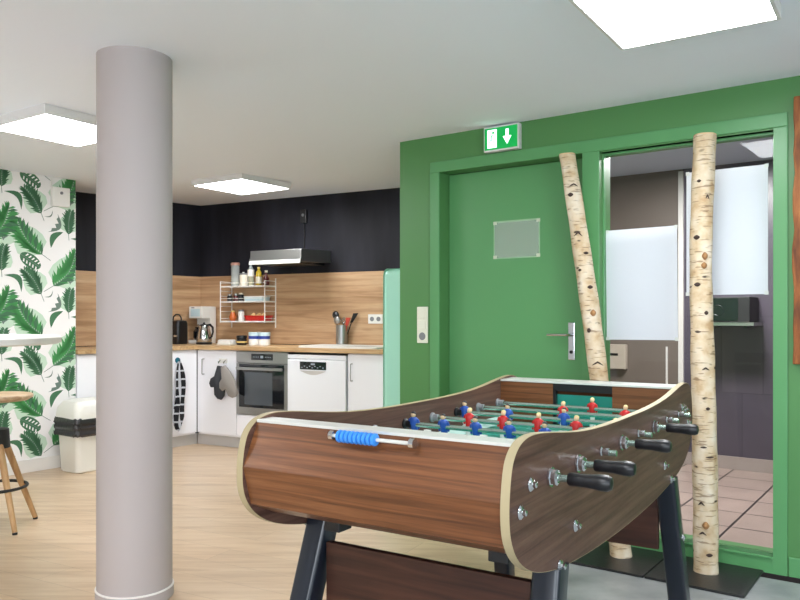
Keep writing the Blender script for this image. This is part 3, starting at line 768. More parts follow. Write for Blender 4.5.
q = MB(); q.ring_loft([q.rrect(.09, .11, .02, 0), q.rrect(.092, .112, .022, .03), q.rrect(.09, .11, .02, .035)]); q.build('base_plate', M['white_pl'], cf, smooth=True)
q = MB(); q.box(-.088, .088, .02, .11, .034, .37).box(-.088, .088, -.095, .02, .25, .37); q.build('housing', M['white_pl'], cf, bevel=.008)
q = MB(); q.box(-.06, .06, -.097, -.0951, .27, .345); q.build('water_window', M['frost'], cf)
q = MB(); q.box(-.05, -.01, -.0985, -.0975, .352, .36); q.build('switch', M['black'], cf)
q = MB(); q.lathe([(.05, .037), (.062, .06), (.062, .12), (.04, .15), (.045, .165)], (0, -.035, 0), n=24); q.build('carafe', M['black_glass'], cf, smooth=True)
kt = thing('kettle', 'polished steel electric kettle with black handle on the worktop', 'kettle', KP(.37, .35, WTZ + .0006), KA)
q = MB(); q.lathe([(.075, 0), (.078, .018), (.07, .022)], n=32); q.build('power_base', M['black'], kt, smooth=True)
q = MB(); q.lathe([(.070, .0225), (.073, .03), (.070, .08), (.058, .14), (.048, .175), (.046, .18)], n=32); q.build('kettle_body', M['chrome'], kt, smooth=True)
q = MB(); q.lathe([(.045, .1805), (.038, .192), (.012, .198), (.010, .21), (.0, .214)], n=24); q.build('lid', M['black'], kt, smooth=True)
q = MB(); q.tube([(-.045, 0, .165), (-.075, 0, .182), (-.082, 0, .19)], [.018, .012, .008], 10); q.build('spout', M['chrome'], kt, smooth=True)
q = MB(); q.tube([(.04, 0, .185), (.075, 0, .19), (.108, 0, .165), (.112, 0, .12), (.095, 0, .075), (.068, 0, .06)], [.011, .012, .011, .010, .009, .010], 10); q.build('handle', M['black'], kt, smooth=True)
wbx = thing('butter_dish', 'low white lidded box on the worktop between kettle and coffee jar', 'box', KP(.635, .33, WTZ + .0006), KA)
q = MB(); q.ring_loft([q.rrect(.085, .05, .01, 0), q.rrect(.088, .053, .012, .012)]); q.build('dish', M['white_pl'], wbx, smooth=True)
q = MB(); q.ring_loft([q.rrect(.080, .045, .01, .0125), q.rrect(.078, .043, .012, .045), q.rrect(.070, .036, .012, .05)]); q.build('lid', M['white_pl'], wbx, smooth=True)
t = jar('coffee_jar', 'small dark jar with gold band on the worktop left of the tins', 'jar', .80, .31, WTZ, [('jar_body', M['black_glass'], [(.045, 0), (.050, .01), (.050, .055), (.044, .062)]), ('label_band', M['kraft'], [(.0505, .022), (.0505, .036)]), ('lid', M['black'], [(.050, .0625), (.050, .085), (.046, .09)])])
for k, (qq, zz, lab) in enumerate(((.945, 0, 'blue and white tin on the worktop, left of the pair'), (1.06, 0, 'blue and white tin on the worktop, right of the pair'))):
    jar('tin', lab, 'tin', qq, .30, WTZ + zz, [('tin_body', M['white_pl'], [(.050, 0), (.054, .004), (.054, .055), (.054, .06)]), ('blue_band', M['bluelid'], [(.0545, .060), (.0545, .088)]), ('lid', M['frost'], [(.056, .0885), (.056, .118), (.052, .122)])], 'blue and white tins on the worktop')

# towel on the left cabinet
hk = thing('wall_hook', 'round teal hook on the white left cabinet holding the checked towel', 'hook', LP(-.70, .56, .80), LA)
q = MB(); q.lathe([(.024, -.012), (.026, -.006), (.026, -.0006)], n=20, axis='y'); q.build('hook_disc', M['tealhook'], hk, smooth=True)
q = MB(); q.tube([(0, -.012, 0), (0, -.03, -.004), (0, -.034, .01)], .006, 8); q.build('peg', M['tealhook'], hk, smooth=True)
def cloth(prof, ny=24, nx=17, depth=.025, folds=4, ph=0., thick=.006):
    """prof(v)->(x0,x1,z) ; front surface with folds, closed with thickness"""
    q = MB(); front = []; back = []
    for j in range(ny + 1):
        v = j / ny; x0, x1, z, amp = prof(v)
        for i in range(nx + 1):
            u = i / nx; x = x0 + (x1 - x0) * u
            y = -.014 - depth * amp * (.5 + .5 * math.sin(u * folds * 2 * math.pi + ph + v * 1.5)) - .006 * amp
            zz = z + .012 * math.sin(u * 5 + ph) * v
            front.append((x, y - thick, zz)); back.append((x, min(y + thick, -.002), zz))
    n = nx + 1; N = len(front); fs = []
    for j in range(ny):
        for i in range(nx):
            a = j * n + i; fs.append((a, a + 1, a + n + 1, a + n)); fs.append((N + a, N + a + n, N + a + n + 1, N + a + 1))
    edge = [i for i in range(n)] + [j * n + nx for j in range(1, ny + 1)] + [ny * n + i for i in range(nx - 1, -1, -1)] + [j * n for j in range(ny - 1, 0, -1)]
    for k in range(len(edge)):
        a, b = edge[k], edge[(k + 1) % len(edge)]; fs.append((a, b, N + b, N + a))
    q.add(front + back, fs); return q
def tp(v):
    w = .012 + .050 * min(1, v * 2.2) + .012 * math.sin(v * 9) - (.05 * max(0, v - .8) / .2); c = .0 - .02 * v + .012 * math.sin(v * 5)
    return c - w, c + w, -.62 * v, .5 + .7 * min(1, v * 3)
q = cloth(tp, folds=2.4, depth=.022); o = q.build('kitchen_towel', M['check'], smooth=True, loc=LP(-.70, .566, .790), rz=LA)
tag(o, 'black and white checked kitchen towel hanging from the teal hook', 'towel')
# oven mitts on the corner cabinet
hk = thing('wall_hook', 'white double hook on the corner cabinet door holding the oven mitts', 'hook', KP(.795, .56, .785), KA)
q = MB(); q.box(-.05, .05, -.006, -.0006, -.012, .030); q.build('hook_plate', M['white_pl'], hk, bevel=.002)
for sx in (-.03, .03):
    q = MB(); q.tube([(sx, -.006, .015), (sx, -.028, .0), (sx, -.034, -.012), (sx, -.036, .004)], .005, 8); q.build('peg', M['chrome'], hk, smooth=True)
def mitt(dx, tilt, mm, lab, y):
    q = MB(); pr = [(-.02, 0), (.03, .0), (.065, -.08), (.085, -.17), (.075, -.27), (.045, -.305), (.0, -.30), (-.035, -.27), (-.045, -.20), (-.085, -.205), (-.105, -.17), (-.09, -.125), (-.05, -.10)]
    rings = []
    for (yy, sc) in ((y, .90), (y - .008, 1.), (y - .022, 1.0), (y - .030, .88)):
        ring = []
        for a, b in pr:
            a2, b2 = a * sc, -.15 + (b + .15) * sc
            ring.append((a2 * math.cos(tilt) - b2 * math.sin(tilt), yy, a2 * math.sin(tilt) + b2 * math.cos(tilt)))
        rings.append(ring)
    q.ring_loft(rings); o = q.build('oven_mitt', mm, smooth=True, loc=KP(.795 + dx, .56, .75), rz=KA, angle=60); tag(o, lab, 'oven mitt'); return o
mitt(.0, R(-4), M['glove_black'], 'dark oven mitt behind the speckled one on the corner cabinet', -.040)
mitt(.07, R(22), M['glove_grey'], 'speckled light grey oven mitt hanging in front of the dark one', -.074)

# ================================================================== LEFT CORNER OF THE ROOM
jb = thing('junction_box', 'white square junction box with a cable on the leaf wallpaper near the ceiling', 'junction box', LP(-1.828, .561, 2.145), LA)
q = MB(); q.box(-.072, .072, -.045, -.004, -.075, .075); q.build('box_cover', M['white_pl'], jb, bevel=.006)
q = MB(); q.cyl((0, -.045, .03), (0, -.050, .03), .012, 14); q.build('indicator', M['grey_pl'], jb, smooth=True)
q = MB(); q.tube([(-.065, -.010, .14), (-.065, -.010, .075)], .005, 8); q.build('cable', M['white_pl'], jb, smooth=True)

bn = thing('waste_bin', 'off-white kitchen waste bin with a dark bag under its lid', 'bin', LP(-1.715, .80, 0), LA + R(4))
def rl(q, lst, r=.04): return q.ring_loft([q.rrect(a, b, r, z) for a, b, z in lst])
q = MB(); rl(q, [(.165, .115, 0.001), (.172, .122, .01), (.19, .135, .36), (.192, .137, .365)]); q.build('bin_body', M['bin_white'], bn, smooth=True)
q = MB(); rings = []
for k in range(9):
    z = .285 + .135 * k / 8; bul = .015 + .010 * math.sin(k * 1.9) ** 2
    r0 = q.rrect(.190 + bul, .135 + bul, .045, z, n=12)
    rings.append([(x * (1 + .018 * math.sin(i * 2.1 + k * 1.7)), y * (1 + .02 * math.sin(i * 1.3 + k * 2.2)), zz + .006 * math.sin(i * 1.1)) for i, (x, y, zz) in enumerate(r0)])
q.ring_loft(rings); bag = q.build('bin_bag', M['bag'], bn, smooth=True, angle=50)
q = MB(); rl(q, [(.205, .15, .415), (.205, .15, .44), (.195, .14, .50), (.165, .11, .545), (.12, .08, .555)], .05); lid = q.build('lid', M['bin_white'], bn, smooth=True)
q = MB(); q.quadbox([(-.15, -.150, .452), (.15, -.150, .452), (.15, -.146, .452), (-.15, -.146, .452)], [(-.13, -.136, .51), (.13, -.136, .51), (.13, -.130, .51), (-.13, -.130, .51)]); q.build('lid_flap', M['bin_white'], lid, bevel=.004)

# bar table
bt = thing('bar_table', 'white round high table cropped by the left edge of the view', 'table', (-2.28, 3.646, 0))
q = MB(); q.lathe([(.585, 1.062), (.60, 1.068), (.60, 1.094), (.592, 1.10)], n=96); q.build('tabletop', M['white_pl'], bt, smooth=True)
q = MB(); q.cyl((0, 0, .012), (0, 0, 1.062), .035, 24); q.build('pedestal', M['white_pl'], bt, smooth=True)
q = MB(); q.lathe([(.28, 0.0005), (.28, .010), (.05, .018)], n=48); q.build('base', M['white_pl'], bt, smooth=True)
# stool
st = thing('bar_stool', 'wooden bar stool with black footring under the white high table', 'stool', (-2.30, 4.31, 0), R(8))
q = MB(); q.lathe([(.10, .715), (.175, .722), (.20, .738), (.20, .750), (.195, .755), (.15, .749), (.05, .745)], n=48); q.build('seat', M['seat_oak'], st, smooth=True)
q = MB(); q.cyl((0, 0, .55), (0, 0, .717), .016, 14); q.build('post', M['grey_pl'], st, smooth=True)
q = MB(); q.lathe([(.05, .565), (.075, .56), (.082, .455), (.06, .45)], n=24); q.build('hub', M['black_matt'], st, smooth=True)
for k in range(4):
    a = R(45 + 90 * k); ca, sa = math.cos(a), math.sin(a)
    q = MB(); q.tube([(.055 * ca, .055 * sa, .49), (.235 * ca, .235 * sa, .012)], [.021, .014], 12); lg = q.build('leg', M['stool_oak'], st, smooth=True)
    q = MB(); q.cyl((.236 * ca, .236 * sa, .0005), (.2345 * ca, .2345 * sa, .013), .014, 12); q.build('foot_pad', M['black'], lg, smooth=True)
q = MB(); q.tube([(.168 * math.cos(2 * math.pi * i / 40), .168 * math.sin(2 * math.pi * i / 40), .232) for i in range(41)], .009, 8, cap=False); q.build('foot_ring', M['black_matt'], st, smooth=True)

# ================================================================== GREEN WALL FITTINGS
ex = thing('exit_sign', 'green emergency exit sign with running figure and arrow above the green door', 'sign', GP(.740, 0, 2.218), GA)
q = MB(); q.box(-.112, .112, -.040, -.0006, -.072, .072); q.build('sign_housing', M['frame_white'], ex, bevel=.003)
q = MB(); q.box(-.105, .105, -.042, -.040, -.062, .062); face = q.build('sign_face', M['exit_green'], ex)
q = MB()
q.box(-.086, -.026, -.0435, -.042, -.052, .052)     # lit doorway
q.build('doorway_symbol', M['exit_white'], face)
q = MB()   # running figure in green inside the doorway
q.sphere((-.048, -.0438, .034), .008, 12, sc=(1, .1, 1))
for a, b, r in (((-.054, .024), (-.062, -.004), .006), ((-.062, -.004), (-.044, -.018), .005), ((-.044, -.018), (-.050, -.040), .004), ((-.062, -.004), (-.072, -.022), .005), ((-.072, -.022), (-.084, -.026), .004), ((-.054, .020), (-.038, .010), .0035), ((-.054, .020), (-.072, .012), .0035)):
    q.tube([(a[0], -.0436, a[1]), (b[0], -.0436, b[1])], r * .5, 6)
q.build('running_figure', M['exit_green'], face)
q = MB(); q.box(.032, .050, -.0435, -.042, .004, .046).prism([(.014, .006), (.068, .006), (.041, -.040)], -.0435, -.042, 'y'); q.build('arrow', M['exit_white'], face)

swp = thing('switch_panel', 'tall ivory switch and socket panel on the green wall left of the door', 'switch', GP(.176, 0, 1.146), GA)
q = MB(); q.box(-.040, .040, -.010, -.0006, -.112, .112); pl = q.build('switch_plate', M['sock_pl'], swp, bevel=.004)
for z in (.070, 0):
    q = MB(); q.box(-.026, .026, -.014, -.010, z - .028, z + .028); q.build('rocker', M['sock_pl'], swp, bevel=.003)
q = MB(); q.lathe([(.022, -.0125), (.024, -.0101)], (0, 0, -.070), n=24, axis='y'); q.build('socket_well', M['grey_pl'], swp, smooth=True)

sl = thing('document_sleeve', 'clear plastic document sleeve taped to the green door', 'document sleeve', GP(.7675, -.10, 1.65), GA)
q = MB(); q.box(-.15, .15, -.0022, -.0008, -.112, .112); q.build('sleeve_sheet', M['sleeve'], sl)
q = MB(); q.box(-.15, .15, -.003, -.0022, .102, .112).box(-.15, .15, -.003, -.0022, -.112, -.105).box(-.15, -.143, -.003, -.0022, -.105, .102).box(.143, .15, -.003, -.0022, -.105, .102); q.build('sleeve_edge', mat('sleeve_seam', rgb(150, 186, 150), .3), sl)
for sx in (-.14, .14):
    for sz in (-.1, .1):
        q = MB(); q.box(sx - .012, sx + .012, -.0036, -.0031, sz - .009, sz + .009); q.build('tape', mat('tape', rgb(196, 206, 184), .4), sl)

def sheet(x0, x1, z0, z1, off, rot, lab):
    t = thing('paper_sheet', lab, 'paper', GP((x0 + x1) / 2, -off, (z0 + z1) / 2), GA); t.rotation_euler = (0, rot, GA)
    w, h = (x1 - x0) / 2, (z1 - z0) / 2
    q = MB(); q.box(-w, w, -.001, .001, -h, h); q.build('sheet', M['sheet'], t)
    for sx in (-1, 1):
        for sz in ((-1, 1) if off > .1 else (1, -1)):
            q = MB(); q.box(sx * (w - .006) - .009, sx * (w - .006) + .009, -.003, -.0011, sz * (h - .006) - .009, sz * (h - .006) + .009); q.build('tape', M['white_pl'], t)
sheet(1.318, 1.692, 1.075, 1.660, .075, R(-.5), 'white paper sheet behind the glass, the lower one left of the upright birch trunk')
sheet(1.735, 2.112, 1.305, 1.925, .080, 0, 'white paper sheet behind the glass, the higher one behind the upright birch trunk')
nb = thing('wall_dispenser', 'beige wall box with a dark slot in the room behind the glass', 'dispenser', GP(.49, -2.48, .857), GA)
q = MB(); q.box(-.105, .105, -.06, -.001, -.105, .105); q.build('box_body', mat('beige_plastic', rgb(176, 164, 152), .4), nb, bevel=.006)
q = MB(); q.box(-.04, .04, -.0615, -.06, .01, .03); q.build('slot', M['black'], nb)
mw = thing('microwave', 'black microwave on a wall shelf in the room behind the glass', 'microwave', GP(1.45, -2.30, 1.155), GA)
q = MB(); q.box(-.17, .17, -.15, .17, .002, .19); q.build('microwave_body', M['black_matt'], mw, bevel=.004)
q = MB(); q.box(-.165, .09, -.156, -.151, .012, .18); q.build('microwave_door', M['black_glass'], mw)
q = MB(); q.tube([(-.05 + .04 * math.cos(a * .5), -.158, .09 + .04 * math.sin(a * .5)) for a in range(13)], .0015, 6); q.build('ring_mark', M['steel_dark'], mw)
ms = thing('wall_shelf', 'narrow pale shelf under the microwave behind the glass', 'shelf', GP(1.45, -2.48, 1.13), GA)
q = MB(); q.box(-.2, .2, -.34, -.001, 0, .024); q.build('board', M['steel'], ms)
q = MB(); q.box(-.14, -.12, -.28, -.001, -.02, -.0005).box(.12, .14, -.28, -.001, -.02, -.0005); q.build('bracket', M['steel_dark'], ms)

# framed board on the right
fb = thing('framed_board', 'rough brown wooden board at the right edge, hanging on the green wall', 'board', GP(2.232, 0, 1.59), GA)
q = MB()
rnd = random.Random(3)
edge = [(.012 * rnd.random(), -.61 + 1.22 * k / 14) for k in range(15)]
q.prism(edge + [(.11, .61), (.11, -.61)], -.035, -.001, 'y'); q.build('frame_stile', M['rustic'], fb, bevel=.004)
q = MB(); q.box(.11, .80, -.035, -.001, .51, .61).box(.11, .80, -.035, -.001, -.61, -.51).box(.70, .80, -.035, -.001, -.51, .51); q.build('frame_rails', M['rustic'], fb, bevel=.004)
q = MB(); q.box(.11, .70, -.020, -.001, -.51, .51); q.build('panel', M['walnut'], fb)

# slate mats
SG = 'black slate tiles at the foot of the green wall'
for k, (x0, lab) in enumerate(((1.685, 'black slate tile under the upright birch trunk'), (1.255, 'black slate tile under the foot of the leaning birch trunk'), (.825, 'black slate tile farthest left along the green wall, behind the football table'))):
    q = MB(); q.box(0, .425, -.41, 0, 0.0005, .012); o = q.build('slate_tile', M['slate'], loc=GP(x0, .014), rz=GA, bevel=.003); tag(o, lab, 'floor tile', SG)

# birch trunks
def trunk(base, top, r0, r1, label, knots, seed, bow=(0, 0)):
    rnd = random.Random(seed)
    B, T = Vector(base), Vector(top); L = (T - B).length
    d = (T - B).normalized(); side = Vector((.8096, -.587, 0)); nrm = Vector((.587, .8096, 0))
    root = thing('birch_trunk', label, 'trunk', base, 0)
    N = 46; n = 30; rings = []; cen = []
    for k in range(N + 1):
        u = k / N; c_ = (T - B) * u + side * (bow[0] * math.sin(math.pi * u) + bow[1] * math.sin(2 * math.pi * u))
        rr = r0 + (r1 - r0) * u + (.0015 * math.sin(u * 9 + seed) + .0012 * math.sin(u * 47 + seed * 2))
        if k == 0: rr *= 1.03
        cen.append((c_, rr)); ring = []
        for i in range(n):
            a = 2 * math.pi * i / n
            q_ = rr * (1 + .03 * math.sin(3 * a + u * 9 + seed) + .02 * math.sin(5 * a - u * 17))
            z = 0
            ring.append(c_ + Vector((math.cos(a) * q_, math.sin(a) * q_, z)))
        rings.append(ring)
    m_ = MB(); m_.ring_loft(rings, cap0=True, cap1=False); m_.build('bark', M['birch'], root, smooth=True, angle=60)
    m_ = MB(); m_.add([p + Vector((0, 0, .0008)) for p in rings[-1]], [tuple(range(n))]); 
    cap = MB(); cap.ring_loft([rings[-1], [c_ + (p - c_) * .97 + Vector((0, 0, .006)) for p in rings[-1]]]); cap.build('cut_end', M['cutwood'], root)
    # knots and scars facing the room
    for (zf, ang, w, hgt, kind) in knots:
        c_, rr = cen[int(zf * N)]; q = MB()
        a0 = math.atan2(-c_.y - B.y, -c_.x - B.x) + R(ang)
        pts = []; rad = []
        for s_ in range(9):
            t_ = s_ / 8; aa = a0 + (t_ - .5) * w / rr
            zz = hgt * (1 - abs(2 * t_ - 1)) if kind == 'v' else 0
            pts.append(c_ + Vector((math.cos(aa) * rr * 1.0, math.sin(aa) * rr * 1.0, zz))); rad.append((.0035 if kind == 'v' else hgt * .5) * (.25 + math.sin(math.pi * t_)))
        q.tube(pts, rad, 8); q.build('knot', M['knot_tan'] if kind == 'tan' else M['knot'], root, smooth=True)
    return root
trunk((1.096, 3.77, .0125), (.897, 4.075, 2.062), .052, .044, 'leaning birch trunk propped across the right side of the green door',
      [(.93, 10, .05, .012, 'v'), (.90, -20, .03, .018, 'o'), (.80, -10, .045, .020, 'v'), (.76, 25, .03, .012, 'o'), (.70, -30, .02, .014, 'o'), (.66, 20, .03, .016, 'o'), (.60, 15, .03, .03, 'tan'), (.545, -25, .02, .02, 'o'), (.46, 0, .06, .018, 'v'), (.42, 30, .02, .012, 'o'), (.33, -15, .03, .008, 'o'), (.25, 5, .045, .008, 'o'), (.19, 10, .03, .012, 'v'), (.06, 0, .02, .012, 'o')], 2, (.012, 0))
trunk((1.425, 3.535, .0125), (1.457, 3.632, 2.060), .056, .050, 'upright birch trunk standing in front of the glass panel',
      [(.90, -20, .02, .012, 'o'), (.865, 25, .02, .02, 'v'), (.78, -25, .03, .018, 'o'), (.765, -25, .025, .012, 'o'), (.735, 18, .026, .03, 'tan'), (.70, 15, .026, .026, 'tan'), (.665, -20, .03, .016, 'o'), (.60, 25, .02, .016, 'o'), (.56, -20, .03, .008, 'o'), (.46, 15, .035, .010, 'v'), (.37, 20, .02, .012, 'o'), (.30, -5, .03, .008, 'o'), (.27, 25, .04, .008, 'o'), (.16, -20, .03, .014, 'v'), (.13, 0, .03, .03, 'tan'), (.09, -15, .035, .012, 'v'), (.05, 15, .03, .014, 'o')], 5, (-.016, .006))

# ================================================================== FOOTBALL TABLE
ft = thing('football_table', 'walnut table football table with black handles in the right foreground', 'table', T0, TA)
HW = .385; TH = .021
upper = [(0, .889), (.15, .889), (.3, .892), (.42, .898), (.52, .907), (.6, .917), (.68, .927), (.76, .934), (.81, .932), (.85, .921), (.880, .896), (.893, .865), (.901, .820), (.903, .785),
         (.900, .748), (.888, .716), (.862, .682), (.820, .652), (.76, .626), (.66, .602), (.52, .585), (.35, .573), (.15, .566), (0, .565)]
def smoothpoly(p, it=2):
    for _ in range(it):
        q = [p[0]]
        for a, b in zip(p, p[1:]): q += [(a[0] * .75 + b[0] * .25, a[1] * .75 + b[1] * .25), (a[0] * .25 + b[0] * .75, a[1] * .25 + b[1] * .75)]
        q.append(p[-1]); p = q
    return p
up = smoothpoly(upper, 2)
prof = [(a + .012 + (.020 * a if a > 0 else 0), z) for a, z in up + [(-a, z) for a, z in reversed(up[1:-1])]]
for sgn in (-1, 1):
    q = MB(); x0, x1 = sorted((sgn * HW, sgn * (HW - TH)))
    q.prism(prof, x0, x1, 'x'); sidep = q.build('side_panel', M['walnut_side'], ft)
    # pale edge banding all round the panel edge
    q = MB(); n = len(prof); outer = []
    cx0 = sum(p[0] for p in prof) / n
    nor = []
    for i in range(n):
        a, b = Vector(prof[i - 1]), Vector(prof[(i + 1) % n]); t_ = (b - a).normalized(); nor.append(Vector((-t_.y, t_.x)))
    s_ = 1 if (nor[0].y > 0) else -1
    lo, hi = x0 + .0003, x1 - .0003
    vs = []
    for i in range(n):
        p_ = Vector(prof[i]); o_ = p_ + nor[i] * s_ * .0012; i_ = p_ - nor[i] * s_ * .0015
        vs += [(lo, i_.x, i_.y), (lo, o_.x, o_.y), (hi, o_.x, o_.y), (hi, i_.x, i_.y)]
    fs = []
    for i in range(n):
        j = (i + 1) % n
        for k in range(4):
            l = (k + 1) % 4; fs.append((i * 4 + k, i * 4 + l, j * 4 + l, j * 4 + k))
    q.add(vs, fs); q.build('edge_banding', M['cream_edge'], sidep, smooth=True, angle=50)
IW = HW - TH
# end panels (faceted) near: sgn -1, far: sgn 1 with goal opening
for sgn in (-1, 1):
    q = MB(); sec = [(.835, .920), (.890, .806), (.862, .705), (.765, .662), (.735, .672), (.735, .74), (.79, .915)]
    if sgn < 0:
        q.prism([(a * sgn, z) for a, z in sec], -IW, IW, 'x')
    else:
        q.prism([(a * sgn, z) for a, z in sec], -IW, IW, 'x')
    q.build('end_panel', M['walnut'], ft, bevel=.002)
    q = MB()
    g = .125
    a0 = .70 if sgn > 0 else .712
    for xa, xb2 in ((-IW, -g), (g, IW)):
        q = MB(); q.box(xa, xb2, *sorted((sgn * a0, sgn * (a0 + .02))), .745, .916)
        if sgn > 0: q.build('inner_end_wall', M['walnut'], ft)
    q = MB(); q.box(-g, g, min(sgn * .722, sgn * .7295), max(sgn * .722, sgn * .7295), .745, .87 if sgn > 0 else .80); q.build('goal_back', M['teal'], ft)
    q = MB(); q.box(-g, g, sgn * a0, sgn * .7295, .885, .916); q.box(-g, -g + .012, sgn * a0, sgn * .722, .745, .895)
    if sgn > 0: q.build('shaded_goal_frame', M['black'], ft)  # black puts the shadow at the goal's top into the colour
    ar = .776 if sgn < 0 else .698
    q = MB(); q.box(-IW, IW, *sorted((sgn * ar, sgn * .838)), .9165, .924)
    q.build('top_rail', M['aluminium'], ft, bevel=.001)
q = MB(); q.box(-IW, IW, -.70, .70, .728, .745); pf = q.build('playfield', M['teal'], ft)
q = MB()
q.box(-IW, IW, -.002, .002, .745, .7456)
for sgn in (-1, 1):
    q.box(-.17, -.166, *sorted((sgn * .52, sgn * .70)), .745, .7456).box(.166, .17, *sorted((sgn * .52, sgn * .70)), .745, .7456).box(-.17, .17, *sorted((sgn * .52, sgn * .524)), .745, .7456)
for i in range(32):
    a, b = 2 * math.pi * i / 32, 2 * math.pi * (i + 1) / 32
    q.add([(.10 * math.cos(a), .10 * math.sin(a), .7457), (.10 * math.cos(b), .10 * math.sin(b), .7457), (.104 * math.cos(b), .104 * math.sin(b), .7457), (.104 * math.cos(a), .104 * math.sin(a), .7457)], [(0, 1, 2, 3)])
q.build('pitch_marking', M['teal_pale'], pf)
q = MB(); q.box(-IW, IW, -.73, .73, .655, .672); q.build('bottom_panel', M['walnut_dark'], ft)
# inner side boards (walnut) lower part of side panels and side ramps
for sgn in (-1, 1):
    q = MB(); q.quadbox([(sgn * IW, -.70, .7455), (sgn * (IW - .05), -.70, .7455), (sgn * (IW - .05), .70, .7455), (sgn * IW, .70, .7455)], [(sgn * IW, -.70, .765), (sgn * (IW - .004), -.70, .765), (sgn * (IW - .004), .70, .765), (sgn * IW, .70, .765)])
    q.build('side_ramp', M['teal_pale'], ft)
# legs: splayed square dark legs, brackets and end boards
def leg(sw_, sa):
    q = MB(); h = .036; ZT = .598 if sw_ > 0 else .654
    t0 = (sw_ * .338, sa * .60); wt_ = .360 if sw_ > 0 else -.322; spl = .018 if sw_ > 0 else .050; t1 = (wt_ + sw_ * spl, sa * .765)
    t0i = (sw_ * .305, sa * .60)
    ring = lambda c_, z: q.rrect(h, h * 1.05, .012, z, c_, n=3)
    q.ring_loft([ring(t1, .004), ring((wt_, sa * .59), ZT)])
    lg = q.build('leg', M['navy'], ft, smooth=True)
    q = MB(); q.ring_loft([q.rrect(h + .004, h + .005, .014, .0, t1, n=3), q.rrect(h + .004, h + .005, .014, .03, (t1[0] * .997, t1[1] * .99), n=3)]); q.build('foot_cap', M['black'], lg, smooth=True)
    q = MB(); q.box(*sorted((sw_ * .225, sw_ * .278)), *sorted((sa * .60, sa * .66)), .600, .6545); q.build('leg_bracket', M['black_matt'], ft, bevel=.003)
    u = (.654 - .36) / .654; xb = wt_ + sw_ * (spl * u + h)
    q = MB(); q.lathe([(.013, 0), (.013, sw_ * .003), (.007, sw_ * .009)], (xb - sw_ * .001, sa * (.59 + .175 * u), .36), n=14, axis='x'); q.build('bolt', M['chrome'], lg, smooth=True)
for a in (-1, 1):
    for b in (-1, 1): leg(b, a)
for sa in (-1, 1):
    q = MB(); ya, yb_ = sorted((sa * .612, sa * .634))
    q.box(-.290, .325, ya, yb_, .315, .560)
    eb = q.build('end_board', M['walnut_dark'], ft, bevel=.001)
# carriage bolts on the side panels
bolts = [(-.781, .829), (-.838, .780), (-.492, .672), (-.600, .601), (.451, .667), (.552, .600), (.835, .775), (.790, .832), (.735, .846)]
for sgn in (-1, 1):
    for (a, z) in bolts:
        q = MB(); q.lathe([(.016, 0), (.016, sgn * .002), (.012, sgn * .006), (.007, sgn * .008), (.007, sgn * .014), (.004, sgn * .016)], (sgn * (HW + .0008), a, z), n=18, axis='x'); q.build('bolt', M['chrome'], ft, smooth=True)
# rods and players
ZR = .825
def player(parent, x, a, mm, tilt, head_m, hair):
    ca, sa = math.cos(tilt), math.sin(tilt)
    k_ = .86
    def T(px, py, pz):
        px, py, pz = px * k_, py * k_, pz * (k_ if pz > 0 else 1)
        return (x + px, a + py * ca - pz * sa, ZR + py * sa + pz * ca)
    def xf(m_): m_.v = [T(*p) for p in m_.v]; return m_
    q = MB(); n = 14
    def el(z, rx, ry): return [(rx * math.cos(2 * math.pi * i / n), ry * math.sin(2 * math.pi * i / n), z) for i in range(n)]
    q.ring_loft([el(-.024, .013, .010), el(-.012, .015, .013), el(.004, .017, .014), el(.018, .020, .013), el(.026, .017, .010), el(.031, .007, .006)])
    for s_ in (-1, 1): q.tube([(s_ * .017, 0, .021), (s_ * .022, 0, .004), (s_ * .020, -.002, -.014)], [.006, .006, .004], 8)
    b = xf(q).build('player', mm, parent, smooth=True, angle=60)
    q = MB(); q.sphere((0, 0, .040), .0100, 12, sc=(1, 1, 1.15)); q.tube([(0, 0, .030), (0, 0, .036)], .006, 8); xf(q).build('player_head', head_m, parent, smooth=True)
    q = MB(); q.sphere((0, .002, .0445), .0102, 12, sc=(1, 1, .85)); xf(q).build('player_hair', hair, parent, smooth=True)
    q = MB(); q.ring_loft([el(-.024, .012, .010), el(-.045, .010, .009), el(-.060, .009, .008)]); q.box(-.011, .011, -.010, .014, -.073, -.058); xf(q).build('player_legs', M['white_pl'], parent, smooth=True, angle=40)
blond = mat('player_blond_hair', rgb(226, 206, 140), .4)
layout = {0: ('b', [.0]), 1: ('b', [-.10, .14]), 2: ('r', [-.20, .0, .20]), 3: ('b', [-.325, -.208, -.088, .032, .152]), 4: ('r', [-.21, -.078, .052, .185, .315]),
          5: ('b', [-.325, -.145, .075]), 6: ('r', [.0, .24]), 7: ('r', [.055])}
tilts = {0: 80, 1: -80, 2: 85, 3: 10, 4: -6, 5: 4, 6: -8, 7: 3}
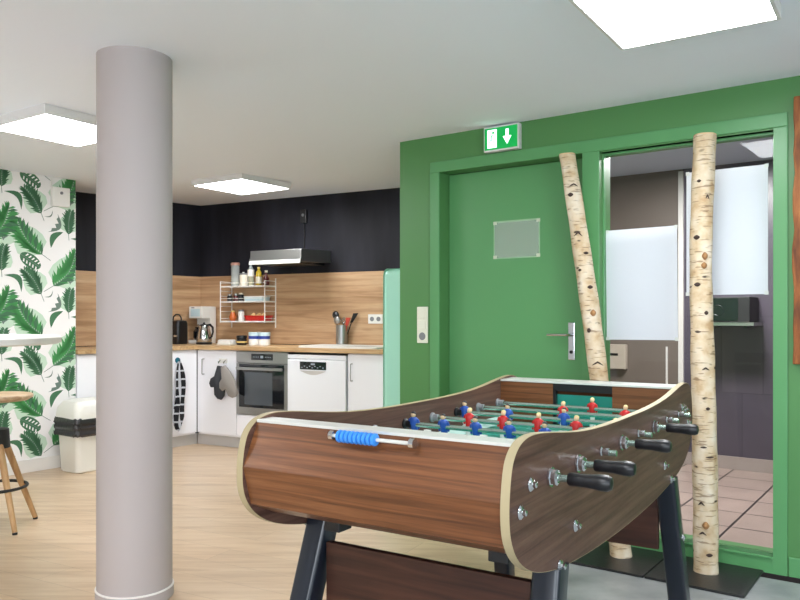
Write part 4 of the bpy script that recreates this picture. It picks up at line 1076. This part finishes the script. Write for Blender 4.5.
for i in range(8):
    a = (i - 3.5) * .19; team, ws = layout[i]
    q = MB(); q.cyl((-HW - .045, a, ZR), (HW + .045, a, ZR), .0085, 12); rod = q.build('rod', M['rod'], ft, smooth=True)
    hs = 1 if team == 'b' else -1
    # plain end stops
    # bearing on both sides
    for sgn in (-1, 1):
        q = MB()
        if sgn == hs:
            q.lathe([(.022, 0), (.022, sgn * .004), (.024, sgn * .006)], (sgn * (HW + .0008), a, ZR), n=8, axis='x'); q.lathe([(.019, sgn * .006), (.019, sgn * .018), (.013, sgn * .022)], (sgn * (HW + .0008), a, ZR), n=8, axis='x')
        else:
            q.lathe([(.014, 0), (.014, sgn * .004), (.0105, sgn * .007), (.0105, sgn * .024), (.006, sgn * .027)], (sgn * (HW + .0008), a, ZR + .003), n=16, axis='x')
        q.build('bearing', M['chrome'], rod, smooth=True, angle=25)
        q = MB(); q.lathe([(.018, 0), (.018, -sgn * .006), (.013, -sgn * .010), (.013, -sgn * .028)], (sgn * (IW - .0005), a, ZR), n=16, axis='x'); q.build('bumper', M['grey_pl'] if sgn == hs else M['black'], rod, smooth=True)
    q = MB(); b0_ = HW + .046
    q.lathe([(.0135, hs * b0_), (.0155, hs * (b0_ + .004)), (.0150, hs * (b0_ + .03)), (.0155, hs * (b0_ + .048)), (.0185, hs * (b0_ + .074)), (.0185, hs * (b0_ + .090)), (.014, hs * (b0_ + .099)), (.004, hs * (b0_ + .102))], (0, a, ZR), n=20, axis='x')
    q.build('handle', M['black'], rod, smooth=True)
    mm = M['blue'] if team == 'b' else M['red']
    for w_ in ws: player(rod, w_, a, mm, R(tilts[i]), M['skin'], M['hair'] if team == 'b' else blond)
# score counter on the near end
sc_ = MB(); sc_.cyl((-.085, -.873, .909), (.140, -.873, .909), .0045, 10)
sb = sc_.build('score_bar', M['aluminium'], ft, smooth=True)
for x in (-.088, .138):
    q = MB(); q.lathe([(.012, 0), (.012, .012)], (x - .004, -.873, .909), n=16, axis='x'); q.cyl((x, -.873, .909), (x, -.848, .905), .005, 8); q.build('bar_bracket', M['chrome'], sb, smooth=True)
for k in range(9):
    q = MB(); q.lathe([(.008, 0), (.0145, .003), (.0155, .006), (.0145, .0105), (.008, .0125)], (-.070 + k * .0125, -.873, .909), n=18, axis='x'); q.build('score_bead', M['bead'], sb, smooth=True)
